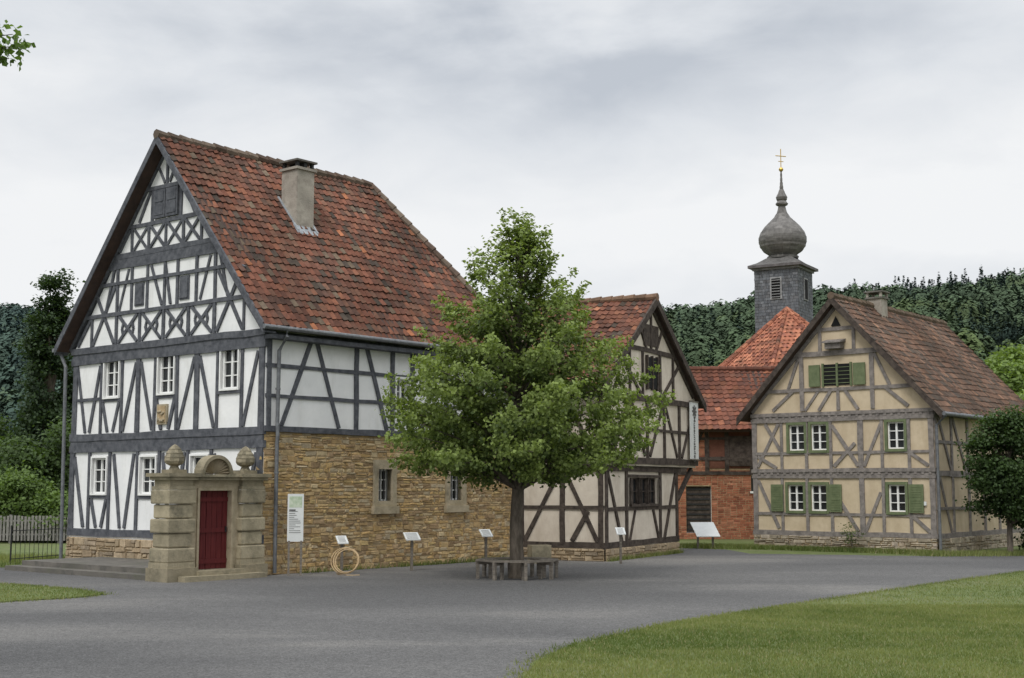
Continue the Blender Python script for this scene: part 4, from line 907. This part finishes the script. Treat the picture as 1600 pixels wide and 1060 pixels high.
C=np.concatenate(C); f=rng.random((len(C),1)); col=np.array((.06,.11,.02))*(1-f)+np.array((.15,.24,.05))*f
leaves('leaves',C,.07,col,'leaf',e); mb.build('trunk_and_branches',e,True)
# ================================================================== SKY / LIGHT / CAMERA
el=math.radians(52)
w=bpy.data.worlds.new('World'); sc.world=w; w.use_nodes=True; nt=w.node_tree; N=nt.nodes; L=nt.links; N.clear()
out=N.new('ShaderNodeOutputWorld'); sky=N.new('ShaderNodeTexSky'); sky.sky_type='NISHITA'; sky.sun_disc=False; sky.sun_elevation=el; sky.sun_rotation=math.radians(205)
b1=N.new('ShaderNodeBackground'); b1.inputs[1].default_value=.07; L.new(sky.outputs[0],b1.inputs[0])
tc=N.new('ShaderNodeTexCoord'); sx=N.new('ShaderNodeSeparateXYZ'); L.new(tc.outputs['Generated'],sx.inputs[0])
def mth(op,a,b=None):
    m=N.new('ShaderNodeMath'); m.operation=op
    for i,v in enumerate((a,b)):
        if v is None: continue
        if isinstance(v,(int,float)): m.inputs[i].default_value=v
        else: L.new(v,m.inputs[i])
    return m.outputs[0]
def nz(scale,d,r,off,st,dist=.3):
    mp=N.new('ShaderNodeMapping'); mp.inputs['Location'].default_value=off; mp.inputs['Scale'].default_value=st; mp.inputs['Rotation'].default_value=(0,math.radians(12),0); L.new(tc.outputs['Generated'],mp.inputs[0])
    n=N.new('ShaderNodeTexNoise'); n.inputs['Scale'].default_value=scale; n.inputs['Detail'].default_value=d; n.inputs['Roughness'].default_value=r; n.inputs['Distortion'].default_value=dist; L.new(mp.outputs[0],n.inputs['Vector']); return n.outputs[0]
n1=nz(3.2,7,.52,(3.1,1.7,.4),(1,1,2.6))
n2=nz(9,6,.55,(1.1,.7,2.0),(1,1,2.2))
def bank(x0,z0,wx,wz,tilt=0.0):
    dx=mth('SUBTRACT',sx.outputs[0],x0); dz=mth('SUBTRACT',sx.outputs[2],z0)
    dz=mth('ADD',mth('ADD',dz,mth('MULTIPLY',dx,tilt)),mth('MULTIPLY',mth('SUBTRACT',n1,.5),.22))
    q=mth('ADD',mth('POWER',mth('ABSOLUTE',mth('DIVIDE',dx,wx)),2.0),mth('POWER',mth('ABSOLUTE',mth('DIVIDE',dz,wz)),2.0))
    return mth('DIVIDE',1.0,mth('ADD',1.0,mth('MULTIPLY',q,q)))
val=mth('ADD',mth('ADD',mth('MULTIPLY',n1,.75),mth('MULTIPLY',n2,.30)),.07)
val=mth('SUBTRACT',val,mth('MULTIPLY',bank(.07,.270,.20,.045,.06),.15))
val=mth('SUBTRACT',val,mth('MULTIPLY',bank(-.26,.27,.14,.04,.0),.05))
val=mth('SUBTRACT',val,mth('MULTIPLY',bank(.27,.33,.2,.04,.0),.05))
val=mth('ADD',val,mth('MULTIPLY',bank(.26,.215,.20,.05,.0),.18))
val=mth('ADD',val,mth('MULTIPLY',bank(-.3,.17,.3,.05,.0),.14))
ramp=N.new('ShaderNodeValToRGB'); cr=ramp.color_ramp; cr.elements[0].position=.34; cr.elements[0].color=(.55,.59,.65,1); cr.elements[1].position=.72; cr.elements[1].color=(.93,.94,.95,1)
x_=cr.elements.new(.52); x_.color=(.75,.78,.82,1)
L.new(val,ramp.inputs[0])
hor=N.new('ShaderNodeMapRange'); hor.inputs[1].default_value=.10; hor.inputs[2].default_value=.22; hor.inputs[3].default_value=.65; hor.inputs[4].default_value=0; L.new(sx.outputs[2],hor.inputs[0])
mx=N.new('ShaderNodeMix'); mx.data_type='RGBA'; L.new(hor.outputs[0],mx.inputs[0]); L.new(ramp.outputs[0],mx.inputs[6]); mx.inputs[7].default_value=(.91,.92,.935,1)
zen=N.new('ShaderNodeMapRange'); zen.inputs[1].default_value=.42; zen.inputs[2].default_value=.9; zen.inputs[3].default_value=1.0; zen.inputs[4].default_value=2.1; L.new(sx.outputs[2],zen.inputs[0])
b2=N.new('ShaderNodeBackground'); L.new(mx.outputs[2],b2.inputs[0]); L.new(zen.outputs[0],b2.inputs[1])
ms=N.new('ShaderNodeMixShader'); ms.inputs[0].default_value=.95; L.new(b1.outputs[0],ms.inputs[1]); L.new(b2.outputs[0],ms.inputs[2]); L.new(ms.outputs[0],out.inputs[0])
sd=bpy.data.lights.new('sun','SUN'); sd.energy=1.5; sd.angle=math.radians(16); sd.color=(1,.97,.92); so=bpy.data.objects.new('sun',sd); sc.collection.objects.link(so)
az=math.radians(25)
dirv=Vector((-math.sin(az)*math.cos(el),-math.cos(az)*math.cos(el),math.sin(el)))
so.rotation_euler=dirv.to_track_quat('Z','Y').to_euler(); so.location=(0,0,60)
cam=bpy.data.cameras.new('camera'); co=bpy.data.objects.new('camera',cam); sc.collection.objects.link(co); sc.camera=co
cam.sensor_width=36; cam.lens=47.25; cam.clip_end=6000; co.location=(0,0,2.1); co.rotation_euler=(math.radians(96.25),0,0)
print('done')
